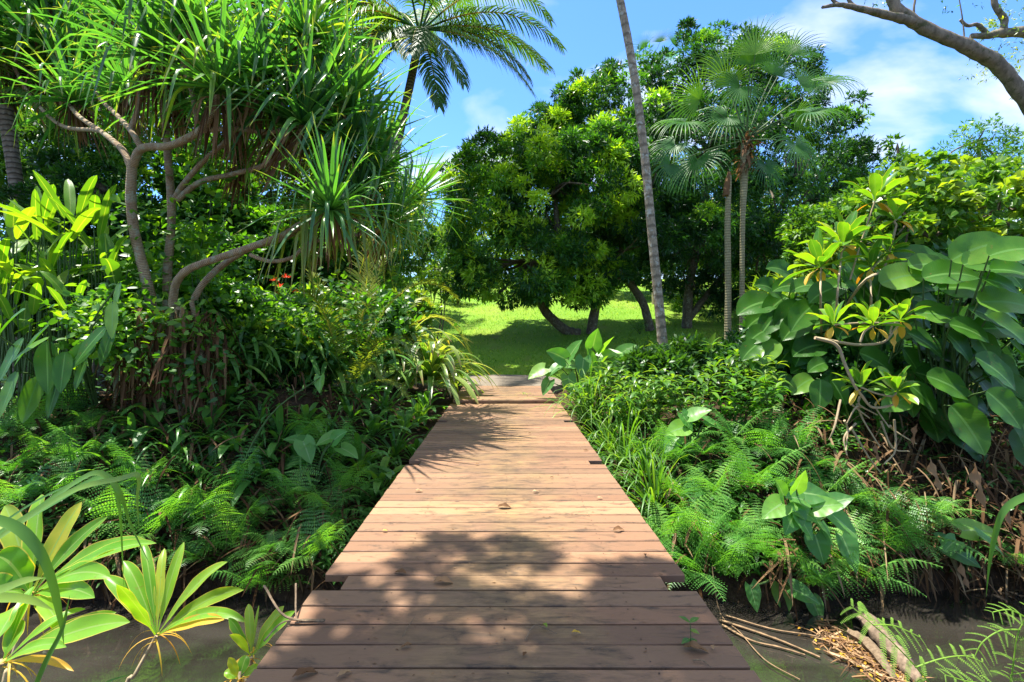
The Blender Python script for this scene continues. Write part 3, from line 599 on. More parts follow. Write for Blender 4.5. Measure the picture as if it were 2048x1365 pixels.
h4 = P(655, 90, 19); coconut('background palm partly hidden behind the pandanus crown', h4, [h4, P(640, 250, 19), P(640, 420, 19), gp(640, 19)], fr2, 4.6, 74, .16, nuts=0, n=40)

# background trees, left
BL = [('vine-smothered dark tree left of the pandanus trunks', 200, 9.8, [lobe(200, 400, 9.8, 75, 110), lobe(215, 480, 9.5, 80, 70), lobe(130, 440, 10, 70, 80)], 'tree', 200, .28, .13, .05, .03),
      ('dark leafy tree close behind the forked pandanus trunk', 430, 11, [lobe(415, 400, 11, 60, 110), lobe(400, 480, 11, 80, 60)], 'vine', 170, .28, .14, .08, .05),
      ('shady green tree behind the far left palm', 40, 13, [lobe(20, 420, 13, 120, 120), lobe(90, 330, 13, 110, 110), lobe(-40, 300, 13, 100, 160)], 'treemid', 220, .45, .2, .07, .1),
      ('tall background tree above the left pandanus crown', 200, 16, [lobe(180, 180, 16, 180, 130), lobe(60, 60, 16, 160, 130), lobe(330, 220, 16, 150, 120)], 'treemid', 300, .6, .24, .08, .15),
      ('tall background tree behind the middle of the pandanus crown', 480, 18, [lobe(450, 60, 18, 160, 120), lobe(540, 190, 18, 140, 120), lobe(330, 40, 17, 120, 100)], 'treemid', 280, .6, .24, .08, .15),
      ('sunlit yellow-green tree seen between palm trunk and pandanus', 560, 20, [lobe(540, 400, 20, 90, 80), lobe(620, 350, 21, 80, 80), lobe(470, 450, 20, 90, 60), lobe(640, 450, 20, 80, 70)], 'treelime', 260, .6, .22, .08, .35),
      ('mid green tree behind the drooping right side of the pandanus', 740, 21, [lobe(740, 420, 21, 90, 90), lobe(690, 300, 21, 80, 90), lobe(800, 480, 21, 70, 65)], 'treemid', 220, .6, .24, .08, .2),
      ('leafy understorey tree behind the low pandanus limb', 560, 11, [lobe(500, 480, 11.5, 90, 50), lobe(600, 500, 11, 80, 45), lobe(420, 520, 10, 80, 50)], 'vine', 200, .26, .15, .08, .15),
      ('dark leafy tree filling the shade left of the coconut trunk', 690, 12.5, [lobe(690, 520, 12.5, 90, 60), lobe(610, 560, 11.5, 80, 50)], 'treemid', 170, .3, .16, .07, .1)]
for i, (lb, px, Y, lo, mt, ns_, sr, ll, lw, fls) in enumerate(BL):
    simple_tree('tree', lb, 'tree', px, Y, lo, mt, ns_, sr, 22, 6, ll, lw, 80 + i, .14, flush=fls)
# small house roof glimpsed through the leaves
hs = thing('house', 'house with pale blue-grey roof glimpsed behind the pandanus limb', 'house', gp(520, 26)); hz = CH + (657 - 585) / F * 26 - hs.location[2]
mb = MB(); box(mb, -2.6, 2.6, -1.6, 1.6, -1, hz); mb.build('wall', plain('house_wall', (.35, .33, .3)), hs, smooth=False)
mb = MB(); V = [(-3, -2.1, hz + .01), (3, -2.1, hz + .01), (3, 0, hz + 1.15), (-3, 0, hz + 1.15), (3, 2.1, hz + .01), (-3, 2.1, hz + .01)]; V2 = [(a, b, c + .1) for a, b, c in V]
mb.add(V + V2, [[0, 3, 2, 1], [3, 5, 4, 2], [6, 7, 8, 9], [9, 8, 10, 11], [0, 1, 7, 6], [4, 5, 11, 10], [1, 2, 8, 7], [2, 4, 10, 8], [3, 0, 6, 9], [5, 3, 9, 11]]); mb.build('roof', plain('roof_metal', (.38, .5, .6), .45, .06), hs, smooth=False)
rg = thing('red_ginger', 'red flowering ginger in the shade below the pandanus limb', 'plant', gp(562, 9)); rb = np.array(rg.location); rs = np.random.RandomState(5)
mb = MB(); st = MB(); fl_ = MB()
for px, py in ((548, 562), (560, 575), (572, 556), (562, 590), (590, 585)):
    c = P(px, py, 9) - rb; tube(st, [(c[0] * .5, 0, 0), c], [.012, .008], 5, 2); tuft(fl_, rs, 12, .1, .028, (.2, 1.4), .5, P_LEAF, 3, .4, base=c, r=(0, 1)); tuft(mb, rs, 7, .5, .12, (.2, 1.1), .9, P_LEAF, 6, .2, base=c - [0, 0, .4])
fl_.build('flower', M['red'], rg); mb.build('foliage', M['strap'], rg); st.build('stem', M['stem'], rg)

# ---------------------------------------------------------------- pandanus
pb = gz(P(320, 700, 6.4)); pan = thing('pandanus_tree', 'sprawling pandanus tree with spiky leaf rosettes over the left bank', 'tree', pb); pb = np.array(pb)
rs = np.random.RandomState(9)
def pt(*a): return [P(x, y, Y) - pb for x, y, Y in a]
limbs = [([(300, 690, 6.5), (303, 620, 6.4), (293, 560, 6.3), (272, 480, 6.3), (262, 400, 6.3), (264, 335, 6.3)], [.1, .088, .08]),
         ([(264, 340, 6.3), (245, 300, 6.4), (200, 262, 7.0), (150, 225, 7.9), (112, 165, 9.4)], [.07, .05, .045]),
         ([(264, 335, 6.3), (285, 297, 6.2), (340, 292, 6.1), (400, 262, 6.0), (425, 225, 5.9), (435, 192, 5.9)], [.075, .065, .05]),
         ([(285, 300, 6.2), (262, 262, 6.3), (228, 225, 7.1), (195, 190, 8.2), (190, 150, 9.4)], [.055, .045, .04]),
         ([(262, 262, 6.3), (278, 210, 6.4), (290, 160, 6.4), (305, 128, 6.4)], [.05, .04]),
         ([(200, 262, 7.0), (120, 250, 8.0), (60, 190, 8.8), (20, 120, 9.5)], [.045, .04]),
         ([(112, 165, 9.4), (60, 145, 9.4), (-20, 75, 9.4)], [.04, .03]),
         ([(340, 690, 6.6), (335, 560, 6.6), (343, 430, 6.6), (335, 300, 6.6), (330, 220, 6.6), (318, 140, 6.6)], [.09, .07, .05]),
         ([(347, 400, 6.6), (370, 365, 6.5), (410, 320, 6.4), (450, 285, 6.4), (480, 240, 6.3), (520, 170, 6.3)], [.055, .045, .04]),
         ([(355, 400, 6.6), (400, 365, 6.5), (460, 350, 6.5), (530, 330, 6.4), (590, 285, 6.3), (602, 255, 6.3)], [.06, .045, .04]),
         ([(400, 262, 6.0), (470, 258, 6.1), (540, 265, 6.2), (600, 250, 6.3)], [.05, .04]),
         ([(395, 245, 6.1), (385, 190, 6.2), (370, 120, 6.3), (380, 60, 6.3)], [.045, .035]),
         ([(540, 265, 6.2), (570, 200, 6.3), (580, 120, 6.4), (640, 80, 6.5)], [.04, .03]),
         ([(345, 612, 6.0), (353, 565, 5.9), (382, 537, 5.8), (450, 512, 5.8), (520, 488, 5.8), (570, 468, 5.8), (625, 437, 5.8), (665, 432, 6.0), (700, 420, 6.4), (750, 370, 7.2)], [.068, .062, .058, .05, .035]),
         ([(388, 600, 6.2), (405, 570, 6.2), (440, 535, 6.2), (500, 497, 6.1), (560, 480, 6.0), (610, 455, 6.0)], [.06, .055, .045]),
         ([(500, 510, 5.8), (540, 523, 5.8), (585, 515, 5.8), (620, 485, 6.0), (680, 478, 6.6), (770, 455, 7.4)], [.035, .03]),
         ([(570, 470, 5.9), (640, 440, 6.1), (720, 440, 7.0), (800, 430, 8.0), (822, 405, 8.5)], [.045, .035]),
         ([(602, 255, 6.3), (640, 252, 6.4), (675, 235, 6.5), (690, 212, 6.5)], [.04, .03])]
for pts, rad in limbs:
    mb = MB(); tube(mb, pt(*pts), [q_ * .7 for q_ in rad], 10, 6, knob=.035, rs=rs); mb.build('branch' if rad[0] < .085 else 'trunk', M['panbark'], pan)
for i in range(17):                                        # stilt roots splaying down the mound
    mb = MB(); x0 = rs.uniform(270, 410); x1 = x0 + (x0 - 330) * rs.uniform(.4, 1.6) + rs.uniform(-20, 20); y1 = rs.uniform(760, 850)
    e = G(x1, y1) ; a = P(x0, rs.uniform(600, 680), rs.uniform(5.9, 6.4))
    tube(mb, [a - pb, (a * .5 + e * .5) + [0, -.12, .12] - pb, e - [0, 0, .1] - pb], [.03, .026, .03], 6, 4, knob=.06, rs=rs); mb.build('stilt_root', M['panbark'], pan)
def rosette(seed, n=58, L=1.25, W=.056, cut=0):
    rs = np.random.RandomState(seed); mb = MB()
    tuft(mb, rs, n, L, W, (-.35, 1.5), .5, P_STRAP, 11, .45, (.38, 1.0, .3), .05, r=(.15, .8)); 
    tuft(mb, rs, n // 2, L * 1.05, W, (-.1, 1.0), 2.8, P_STRAP, 11, .45, (.35, .7, .1), .05, r=(.2, 1.))
    dd = MB(); k = 38; az = rs.uniform(0, 6.28, k)
    strips(dd, dv(az, 0 * az) * .06 + np.array([0, 0, -.05]) - np.abs(rs.normal(0, .12, (k, 1))) * [0, 0, 1], dv(az, rs.uniform(-1.2, .1, k)), hside(az), rs.uniform(.35, .95, k), .035, rs.uniform(2, 5, k), P_STRAP, 7, .5, 1., rs.uniform(.05, .35, k), r=rs.uniform(0, .9, k))
    return mb, dd
RP = []
for s_ in range(5):
    a, b_ = rosette(100 + s_); RP.append((a, b_))
rdata = []
def add_ros(px, py, Y, sc, tx=0, ty=0, k=0):
    c = P(px, py, Y) - pb; rz = rs.uniform(0, 6.28)
    if len(rdata) <= k % 5:
        a = RP[k % 5][0].build('leaf_rosette', M['pandan'], pan); d = RP[k % 5][1].build('dead_leaf_skirt', M['dead'], a); rdata.append((a, d))
    else:
        a0, d0 = rdata[k % 5]; a = a0.copy(); C.objects.link(a); a.parent = pan; d = d0.copy(); C.objects.link(d); d.parent = a
    a.location = tuple(c); a.rotation_euler = (tx, ty, rz); a.scale = (sc,) * 3
    a.rotation_euler = (Matrix.Rotation(ty, 3, 'Y') @ Matrix.Rotation(tx, 3, 'X') @ Matrix.Rotation(rz, 3, 'Z')).to_euler()
ros = [(110, 112, 9.4, 1.45, 0, -.1), (437, 180, 5.9, 1.0, 0, .05), (308, 112, 6.4, 1.05, 0, 0), (520, 150, 6.3, 1, 0, .15), (602, 248, 6.2, 1.0, .1, .5), (190, 140, 9.4, 1.35, 0, -.1),
       (20, 115, 9.5, 1.45, 0, -.4), (380, 50, 6.4, 1, 0, 0), (610, 75, 6.6, 1, 0, .2), (690, 212, 6.6, .95, 0, .4), (662, 420, 5.6, .82, .35, .1), (752, 345, 7.2, 1.05, .1, .35), (822, 400, 8.5, .9, 0, .7),
       (475, 235, 6.6, .9, 0, .1), (250, 30, 8.8, 1.3, -.1, 0), (90, 10, 9.5, 1.5, 0, -.1), (645, 135, 7.0, .95, 0, .3), (775, 450, 7.5, .8, .3, .5), (-30, 60, 9.4, 1.5, 0, -.3), (690, 300, 6.6, .95, 0, .5), (150, 205, 8.2, 1.0, 0, -.2), (355, 205, 6.7, .8, 0, 0), (560, 245, 6.5, .85, 0, .3), (255, 185, 7.6, .9, 0, -.1), (480, 325, 6.9, .7, 0, .2), (715, 390, 6.9, .8, .1, .4)]
for k, a in enumerate(ros): add_ros(*a, k=k)

mb = MB(); k = 260; cen = np.stack([rs.uniform(240, 450, k), rs.uniform(615, 770, k)], -1); B = np.array([P(a, b, 5.9 + .25 * abs(a - 340) / 100 - rs.uniform(0, .25)) for a, b in cen]); az = rs.uniform(0, 6.28, k)
strips(mb, B - pb, dv(az, rs.uniform(-1.5, -.3, k)), hside(az), rs.uniform(.25, .8, k), .035, rs.uniform(1, 4, k), P_STRAP, 6, .5, 1, r=rs.uniform(0, .75, k)); mb.build('dead_leaf_mass', M['dead'], pan)['kind'] = 'stuff'
for px, py, Y in ((640, 432, 5.9), (700, 425, 6.3), (765, 440, 7.3), (800, 425, 8.0), (600, 452, 5.9)):
    k = 16; mb = MB(); az = rs.uniform(0, 6.28, k); strips(mb, P(px, py, Y) - pb + rs.normal(0, .05, (k, 3)), dv(az, rs.uniform(-.3, .9, k)), hside(az), rs.uniform(.7, 1.15, k), .04, rs.uniform(2.5, 5, k), P_STRAP, 11, .4, 1, rs.uniform(.1, .35, k), r=rs.uniform(.2, 1, k)); o = mb.build('hanging_leaves', M['palmyoung'], pan)
# ---------------------------------------------------------------- left bank plants
def paddle(label, px, py, Y, n, L, W, seed, mat='helic', el=(.15, 1.4), name='heliconia', droop=.6, spread=.18, base=None, petl=.55, az0=0, azr=6.283, r=(.1, .9)):
    rs = np.random.RandomState(seed); b_ = np.array(base if base is not None else gp(px, Y), float); t_ = thing(name, label, 'plant', b_); top = P(px, py, Y) - b_
    st = MB()
    for i in range(n):
        az = az0 + ((i * 2.4) % 6.283) / 6.283 * azr + rs.normal(0, .2); q = (i + .5) / n; e = el[1] + (el[0] - el[1]) * q + rs.normal(0, .1)
        s0 = np.array([0, 0, max(0, top[2]) * .25]) + dv(az, 0) * spread * q; s1 = top * np.array([1, 1, .8 + .3 * rs.rand()]) + dv(az, e) * L * petl * q + rs.normal(0, .05, 3)
        tube(st, [s0, (s0 + s1) / 2 + [0, 0, .05], s1], [.016, .011, .007], 5, 4, cap=False)
        mb = MB(); strips(mb, s1, dv(az, e), hside(az + rs.normal(0, .35)), L * rs.uniform(.75, 1.15), W * rs.uniform(.85, 1.15), droop * rs.uniform(.5, 1.6), P_PADDLE if mat != 'cal' else P_CAL, 14, .22, 1.8, A=2, cup=1.4, wave=.05, r=rs.uniform(*r))
        mb.build('leaf', M[mat], t_)
    st.build('stem', M['stem'], t_); return t_
HL = [(20, 500, 6.8, 9, .75, .14, 'heliconia with broad yellow-green leaves at the left edge'), (75, 470, 7.0, 9, .8, .135, 'heliconia second from the left edge with backlit leaves'),
      (135, 470, 6.7, 10, .8, .14, 'heliconia under the leftmost pandanus rosette with upright leaves'), (195, 465, 6.9, 9, .75, .13, 'heliconia nearest the pandanus trunk with tall backlit blades'),
      (90, 560, 6.3, 14, .6, .12, 'lower heliconia with shaded leaves on the left slope'), (50, 640, 5.9, 12, .45, .1, 'short heliconia with its leaves just above the big drooping leaves'), (150, 635, 6.0, 12, .45, .1, 'short heliconia behind the small-leaved creeper'), (-10, 660, 5.8, 12, .45, .1, 'short heliconia cut by the left frame edge'), (10, 570, 6.2, 14, .65, .12, 'lower heliconia against the left edge in dappled shade')]
for i, (px, py, Y, n, L, W_, lb) in enumerate(HL): paddle(lb, px, py, Y, n, L, W_, 200 + i)
paddle('single tall dark paddle-leaved plant left of the pandanus trunk', 225, 565, 6.2, 4, .62, .2, 210, 'helic', (1.0, 1.4), r=(0, .3), petl=.1)
paddle('upright banana-like plant behind the low pandanus limb', 398, 560, 6.8, 4, .65, .19, 211, 'helic', (1.1, 1.5), r=(.2, .5), petl=.1)
paddle('bright paddle-leaved plant behind the pandanus fork', 372, 545, 7.4, 6, .5, .15, 212, 'helic', (.6, 1.4), r=(.6, 1.))
def face_leaf(t_, base, c, ang, Lm, Wm, mat, N0=(0, -.55, .83), dep=-.25, droop=.35, pf=P_CAL, r=.5, rs=None, st=None, lobe=0, A=3, nm='leaf', fold=.16, wave=.02):
    a = R(ang); D = unit(np.array([math.cos(a), dep, math.sin(a)])); N0 = unit(np.array(N0, float) + (rs.normal(0, .22, 3) if rs is not None else 0)); S = np.cross(D, N0)
    mb = MB(); b_ = np.array(c) - D * Lm * .5; strips(mb, b_ - base, D, S, Lm, Wm, droop, pf, 14, fold, 1.6, A=A, cup=1.5, wave=wave, r=r, lobe=lobe); mb.build(nm, M[mat], t_)
    return b_, D
LFL = [(22, 640, 95, 40), (55, 700, 80, 215), (95, 735, 105, -75), (125, 745, 80, -85), (150, 715, 85, 225), (178, 690, 85, 235), (225, 640, 75, -80), (212, 695, 75, -100), (60, 690, 95, 235), (160, 750, 60, -100), (20, 720, 90, 250), (105, 800, 70, -95), (60, 800, 90, -100), (15, 790, 90, 260), (235, 590, 50, -90)]
bb = np.array(gz(P(120, 700, 6.0))); cp = thing('calathea', 'large glossy drooping leaves lit by the sun on the left bank slope', 'plant', bb); rs = np.random.RandomState(33); st = MB()
for px, py, ln, an in LFL:
    Y = 5.15 + rs.uniform(-.15, .25); b_, D = face_leaf(cp, bb, P(px, py, Y), an, ln / F * Y * 1.05, ln / F * Y * .42, 'cal', rs=rs, r=rs.uniform(.2, 1))
    tube(st, [bb * 0 + [(b_[0] - bb[0]) * .3, .1, 0], (b_ - bb) * .5 + [0, 0, .2], b_ - bb], [.014, .008], 5, 4, cap=False)
st.build('stem', M['stem'], cp)
# vine clothing the pandanus trunks
def vine(label, pts, n, seed, spread=.16, LL=.1, mat='vine', nm='climbing_vine', loc=None, hangdown=True, r=(.1, 1), flat=.6, lw=.9):
    rs = np.random.RandomState(seed); q = spline(pts, 12); loc = np.array(loc if loc is not None else pts[0]); t_ = thing(nm, label, 'vine', loc)
    i = rs.randint(0, len(q), n); B = q[i] + rs.normal(0, spread, (n, 3)); az = rs.uniform(0, 6.28, n)
    D = dv(az, rs.uniform(-.9, .4, n)); N0 = unit(rs.normal(0, flat, (n, 3)) + np.array([0, -.45, .8])); S = np.cross(D, N0)
    mb = MB(); strips(mb, B - loc, D, S, LL * rs.uniform(.6, 1.3, n), LL * lw * rs.uniform(.6, 1.2, n), .3, P_HEART, 4, .18, lobe=.22, A=1, r=rs.uniform(*r, n)); mb.build('foliage', M[mat], t_)
    mb = MB(); tube(mb, [p + rs.normal(0, .03, 3) - loc for p in q[::4]], [.007, .006], 4, 3); mb.build('stem', M['stem'], t_); return t_
vine('bright heart-leaved vine climbing the left pandanus trunk', [P(300, 640, 6.4), P(280, 560, 6.4), P(268, 470, 6.4), P(262, 390, 6.4)], 170, 301, .1)
vine('dense heart-leaved vine wrapping the second pandanus trunk', [P(350, 640, 6.8), P(345, 540, 6.8), P(350, 430, 6.8)], 380, 302, .15)
vine('trailing vine curtain right of the pandanus trunks', [P(420, 600, 6.8), P(410, 500, 6.8), P(420, 400, 6.8), P(410, 300, 6.8)], 520, 303, .27)
vine('vine mat spilling over the top of the pandanus root mound', [P(250, 610, 6.0), P(300, 640, 5.9), P(360, 655, 5.8), P(420, 650, 6.0)], 320, 304, .15, .085)
vine('leafy vine hanging from the low pandanus limb to the ground', [P(450, 560, 6.6), P(520, 600, 6.8), P(600, 600, 7.0), P(680, 610, 7.2)], 420, 305, .3, .085)
vine('small-leaved creeper carpeting the slope left of the root mound', [P(140, 660, 6.0), P(180, 640, 5.9), P(220, 610, 5.9), P(200, 680, 5.7), P(250, 700, 5.7)], 700, 306, .17, .08)
vine('dark creeper hanging over the stilt roots', [P(300, 690, 5.8), P(340, 750, 5.6), P(400, 720, 5.8), P(440, 780, 5.7)], 260, 307, .2, .08, r=(0, .5))
vine('shaded creeper in the hollow behind the lily clump', [P(640, 640, 7.5), P(720, 640, 7.8), P(800, 650, 8.6)], 600, 308, .35, .1, r=(0, .6))
# dead leaves and canes littering both banks
def debris(name, label, reg, n, L, W, seed, mats='shadedlitter', el=(-1.4, .3), up=.35):
    rs = np.random.RandomState(seed); mb = MB(); B = []
    B = GA(rs.uniform(reg[0], reg[1], 2 * n), rs.uniform(reg[2], reg[3], 2 * n)); B = B[(np.abs(B[:, 0]) > 1.15) & (B[:, 1] < 40)][:n]; n = len(B)
    B = B + np.stack([np.zeros(n), np.full(n, -.03), rs.uniform(.01, up, n)], -1); az = rs.uniform(0, 6.28, n); strips(mb, B, dv(az, rs.uniform(*el, n)), hside(az), L * rs.uniform(.4, 1.4, n), W * rs.uniform(.4, 1.5, n), rs.uniform(.2, 2, n), P_STRAP, 5, .5, 1, r=rs.uniform(0, 1, n))
    return tag(mb.build(name, M[mats]), label, 'litter', None, 'stuff')
debris('dead_leaf_litter', 'dry brown pandanus leaves and canes littering the left bank', (180, 720, 690, 1190), 1500, .42, .024, 401)
debris('dead_leaf_litter', 'dry straw and dead leaves under the big leaves on the right bank', (1560, 2100, 780, 1190), 1700, .5, .022, 402)
debris('dead_leaf_litter', 'scattered dead leaves on the slope beside the bridge', (1250, 1650, 780, 1190), 350, .3, .025, 403)
debris('dead_leaf_litter', 'dead fronds at the foot of the left edge', (-40, 260, 760, 1190), 400, .35, .025, 404)

# ground cover so no bare bank shows between the plants
def cover(name, label, reg, n, seed, L=.13, W=.07, mat='vine', r=(0, .7), k=5):
    rs = np.random.RandomState(seed); B = []
    B = GA(rs.uniform(reg[0], reg[1], 2 * n), rs.uniform(reg[2], reg[3], 2 * n)); B = B[(np.abs(B[:, 0]) > 1.18) & (B[:, 1] < 16)][:n]; B[:, 2] += rs.uniform(.02, .2, len(B))
    B = np.repeat(B, k, 0); m_ = len(B); az = rs.uniform(0, 6.28, m_); D = dv(az, rs.uniform(-.3, .8, m_))
    mb = MB(); strips(mb, B, D, hside(az), L * rs.uniform(.5, 1.3, m_), W * rs.uniform(.6, 1.2, m_), .8, P_LEAF, 3, .25, r=rs.uniform(*r, m_), A=0)
    return tag(mb.build(name, M[mat]), label, 'ground cover', None, 'stuff')
cover('ground_cover', 'low leafy ground cover in shade on the left bank', (-60, 800, 640, 1180), 1500, 411, .14, .05, 'strap')
cover('ground_cover', 'low leafy weeds covering the right bank beside the bridge', (1130, 1700, 700, 1180), 1700, 412, .12, .05)
cover('ground_cover', 'sparse weeds under the big leaves on the right', (1700, 2100, 700, 1180), 350, 413, .12, .05, 'strap', (0, .5))

# strap-leaved plants in the shade of the left bank
def strap_proto(seed, n=13, L=.5, W=.05, mat='strap', name='strap_leaf_plant', grp='strap-leaved plants on the left bank', el=(.3, 1.35), droop=1.3, pf=P_TI, petiole=0):
    rs = np.random.RandomState(seed); t_ = thing(name, 'strap', 'plant', group=grp); mb = MB(); tuft(mb, rs, n, L, W, el, droop, pf, 9, .3, rad=.03, r=(.1, .8), A=1, cup=1.2, wave=.03); mb.build('foliage', M[mat], t_); return t_
SP = [strap_proto(501, 17, .62, .09), strap_proto(502, 15, .55, .1), strap_proto(503, 22, .66, .045, pf=P_STRAP)]
SL = [(265, 880, 'at the foot of the stilt roots'), (310, 840, 'with upright dark blades in front of the stilt roots'), (360, 900, 'hanging over the shaded slope below the root mound'), (420, 850, 'between the root mound and the ferns'), (470, 880, 'with long arching blades mid slope'), (520, 830, 'in the dead leaves left of the lily clump'),
      (560, 870, 'above the elephant-ear leaves'), (615, 830, 'beside a pointed shiny leaf right of the dead leaves'), (660, 860, 'in deep shade right of the dead leaves'), (700, 820, 'below the yellowing palm frond'), (745, 850, 'two plants left of the bridge edge'), (790, 890, 'next to the bridge edge in shade'), (330, 790, 'tucked among the stilt roots'), (450, 790, 'just above the dead canes'), (600, 920, 'low on the shaded slope'), (720, 920, 'low beside the bridge'), (760, 960, 'lowest by the bridge on the left'), (240, 940, 'above the shaded ferns'), (850, 800, 'pressed against the far deck edge on the left'), (810, 840, 'beside the left notch near the glossy ti plant'), (770, 800, 'under the arching lilies'), (830, 900, 'touching the deck on the left'), (720, 780, 'in the hollow below the lilies'), (400, 960, 'above the middle of the shaded ferns'), (520, 940, 'between ferns and elephant ears')]
rs = np.random.RandomState(51)
for i, (px, py, lb) in enumerate(SL): place(SP[i % 3], G(px, py + 25), rs.uniform(0, 6.28), rs.uniform(.85, 1.2), 'dark green strap-leaved plant ' + lb)

# thickets closing the view behind the bank plants
def thicket(label, lo, mat, seed, ns_=120, sr=.26, LL=.15, LW=.06, fl=.1, nm='shrub', **kw):
    b_ = gp((lo[0][0][0] / lo[0][0][1]) * F + CX, lo[0][0][1])
    return tree(nm, label, 'shrub', b_, [([b_, (b_[0], b_[1], b_[2] + .3), lo[0][0]], [.03, .015])], lo, mat, ns_, sr, 16, 5, LL, LW, seed, flush=fl, brad=.012, **kw)
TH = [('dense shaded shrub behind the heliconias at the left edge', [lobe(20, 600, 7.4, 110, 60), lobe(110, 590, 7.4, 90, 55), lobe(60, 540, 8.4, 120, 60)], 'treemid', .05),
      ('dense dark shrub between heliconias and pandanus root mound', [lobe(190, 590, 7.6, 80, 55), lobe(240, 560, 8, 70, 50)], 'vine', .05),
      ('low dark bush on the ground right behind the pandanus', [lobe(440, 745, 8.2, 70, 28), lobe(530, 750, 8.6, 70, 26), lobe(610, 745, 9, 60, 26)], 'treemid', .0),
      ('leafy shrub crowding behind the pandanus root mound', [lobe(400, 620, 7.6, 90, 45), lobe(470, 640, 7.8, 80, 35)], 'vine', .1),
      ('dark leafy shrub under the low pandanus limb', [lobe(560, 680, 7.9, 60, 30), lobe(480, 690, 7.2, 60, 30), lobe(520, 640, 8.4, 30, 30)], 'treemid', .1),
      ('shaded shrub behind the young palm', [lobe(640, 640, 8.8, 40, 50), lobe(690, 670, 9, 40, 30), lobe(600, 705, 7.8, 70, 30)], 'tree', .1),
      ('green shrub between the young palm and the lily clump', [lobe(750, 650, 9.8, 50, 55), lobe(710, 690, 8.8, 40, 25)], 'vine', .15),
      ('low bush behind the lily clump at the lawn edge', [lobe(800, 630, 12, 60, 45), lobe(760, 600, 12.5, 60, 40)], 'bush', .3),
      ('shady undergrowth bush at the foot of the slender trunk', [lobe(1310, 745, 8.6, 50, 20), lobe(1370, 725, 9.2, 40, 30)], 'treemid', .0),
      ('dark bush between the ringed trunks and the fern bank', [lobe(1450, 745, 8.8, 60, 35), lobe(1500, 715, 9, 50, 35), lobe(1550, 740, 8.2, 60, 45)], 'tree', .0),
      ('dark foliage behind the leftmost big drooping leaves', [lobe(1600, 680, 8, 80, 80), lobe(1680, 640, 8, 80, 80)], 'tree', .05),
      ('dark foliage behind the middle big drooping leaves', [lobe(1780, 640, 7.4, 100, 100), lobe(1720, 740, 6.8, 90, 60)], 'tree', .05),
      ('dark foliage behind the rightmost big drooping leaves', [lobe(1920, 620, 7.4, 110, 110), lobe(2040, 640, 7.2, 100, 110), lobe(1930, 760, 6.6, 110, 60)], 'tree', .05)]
for i, (lb, lo, mt, fl) in enumerate(TH): thicket(lb, lo, mt, 1100 + i, fl=fl, ns_=150)
for i, (lb, lo) in enumerate((('shady tree filling the gap behind the slender trunk', [lobe(1330, 480, 27, 90, 80), lobe(1270, 470, 27, 70, 60)]), ('shady tree behind the ringed trunks and tall tree', [lobe(1470, 460, 28, 100, 90), lobe(1420, 400, 28, 90, 90)]), ('dark tree right behind the fan palm crown', [lobe(1600, 430, 27, 110, 100), lobe(1680, 440, 27, 70, 80)]))):
    simple_tree('tree', lb, 'tree', (1340, 1480, 1620)[i], 27, lo, 'treemid', 130, .8, 22, 6, .34, .11, 1130 + i, .2, flush=.1)
# ferns
FP = [fern_proto(601), fern_proto(602, nf=8, L=.74), fern_proto(603, nf=12, L=.54, droopm=1.3), fern_proto(604, nf=7, L=.8, droopm=.6)]
FR = [(1290, 880, 'nearest the long grass'), (1340, 900, 'behind the bridge-side weeds'), (1400, 880, 'at the top left of the sunlit fern bank'), (1460, 850, 'with a tall upright frond tip'), (1520, 870, 'at the top centre of the fern bank'), (1580, 880, 'at the upper right of the fern bank'), (1620, 910, 'under the pale curled leaf'),
      (1350, 970, 'mid slope nearest the bridge'), (1420, 960, 'in the bright middle of the fern bank'), (1490, 950, 'left of the elephant-ear leaves'), (1560, 950, 'just above the elephant-ear leaves'), (1640, 960, 'right above the elephant-ear leaves'), (1330, 1050, 'beside the widest deck boards'), (1400, 1050, 'low in the bright fern bank'), (1460, 1040, 'left below the elephant-ear leaves'),
      (1520, 1090, 'beneath the elephant-ear leaves'), (1370, 1120, 'just right of the notch in the deck'), (1440, 1130, 'hanging low towards the stream'), (1690, 980, 'with bright arching fronds right of the elephant ears'), (1740, 1010, 'right of the bright arching fronds'), (1800, 1040, 'at the right end of the fern bank'), (1770, 1090, 'overhanging the dark stream edge'), (1850, 1000, 'in shade below the dead leaves'), (1650, 1090, 'below the largest elephant-ear leaf'), (1700, 1130, 'close above the driftwood log'), (1610, 1160, 'dipping to the water beside the log'), (2020, 1130, 'in shade at the right edge')]
for i, (px, py, lb) in enumerate(FR):
    p = G(px, py + 42); p[1] -= .12; p[2] += .1; place(FP[i * 3 % 4], p, rs.uniform(0, 6.28), rs.uniform(.7, 1.1), 'bright green fern ' + lb)
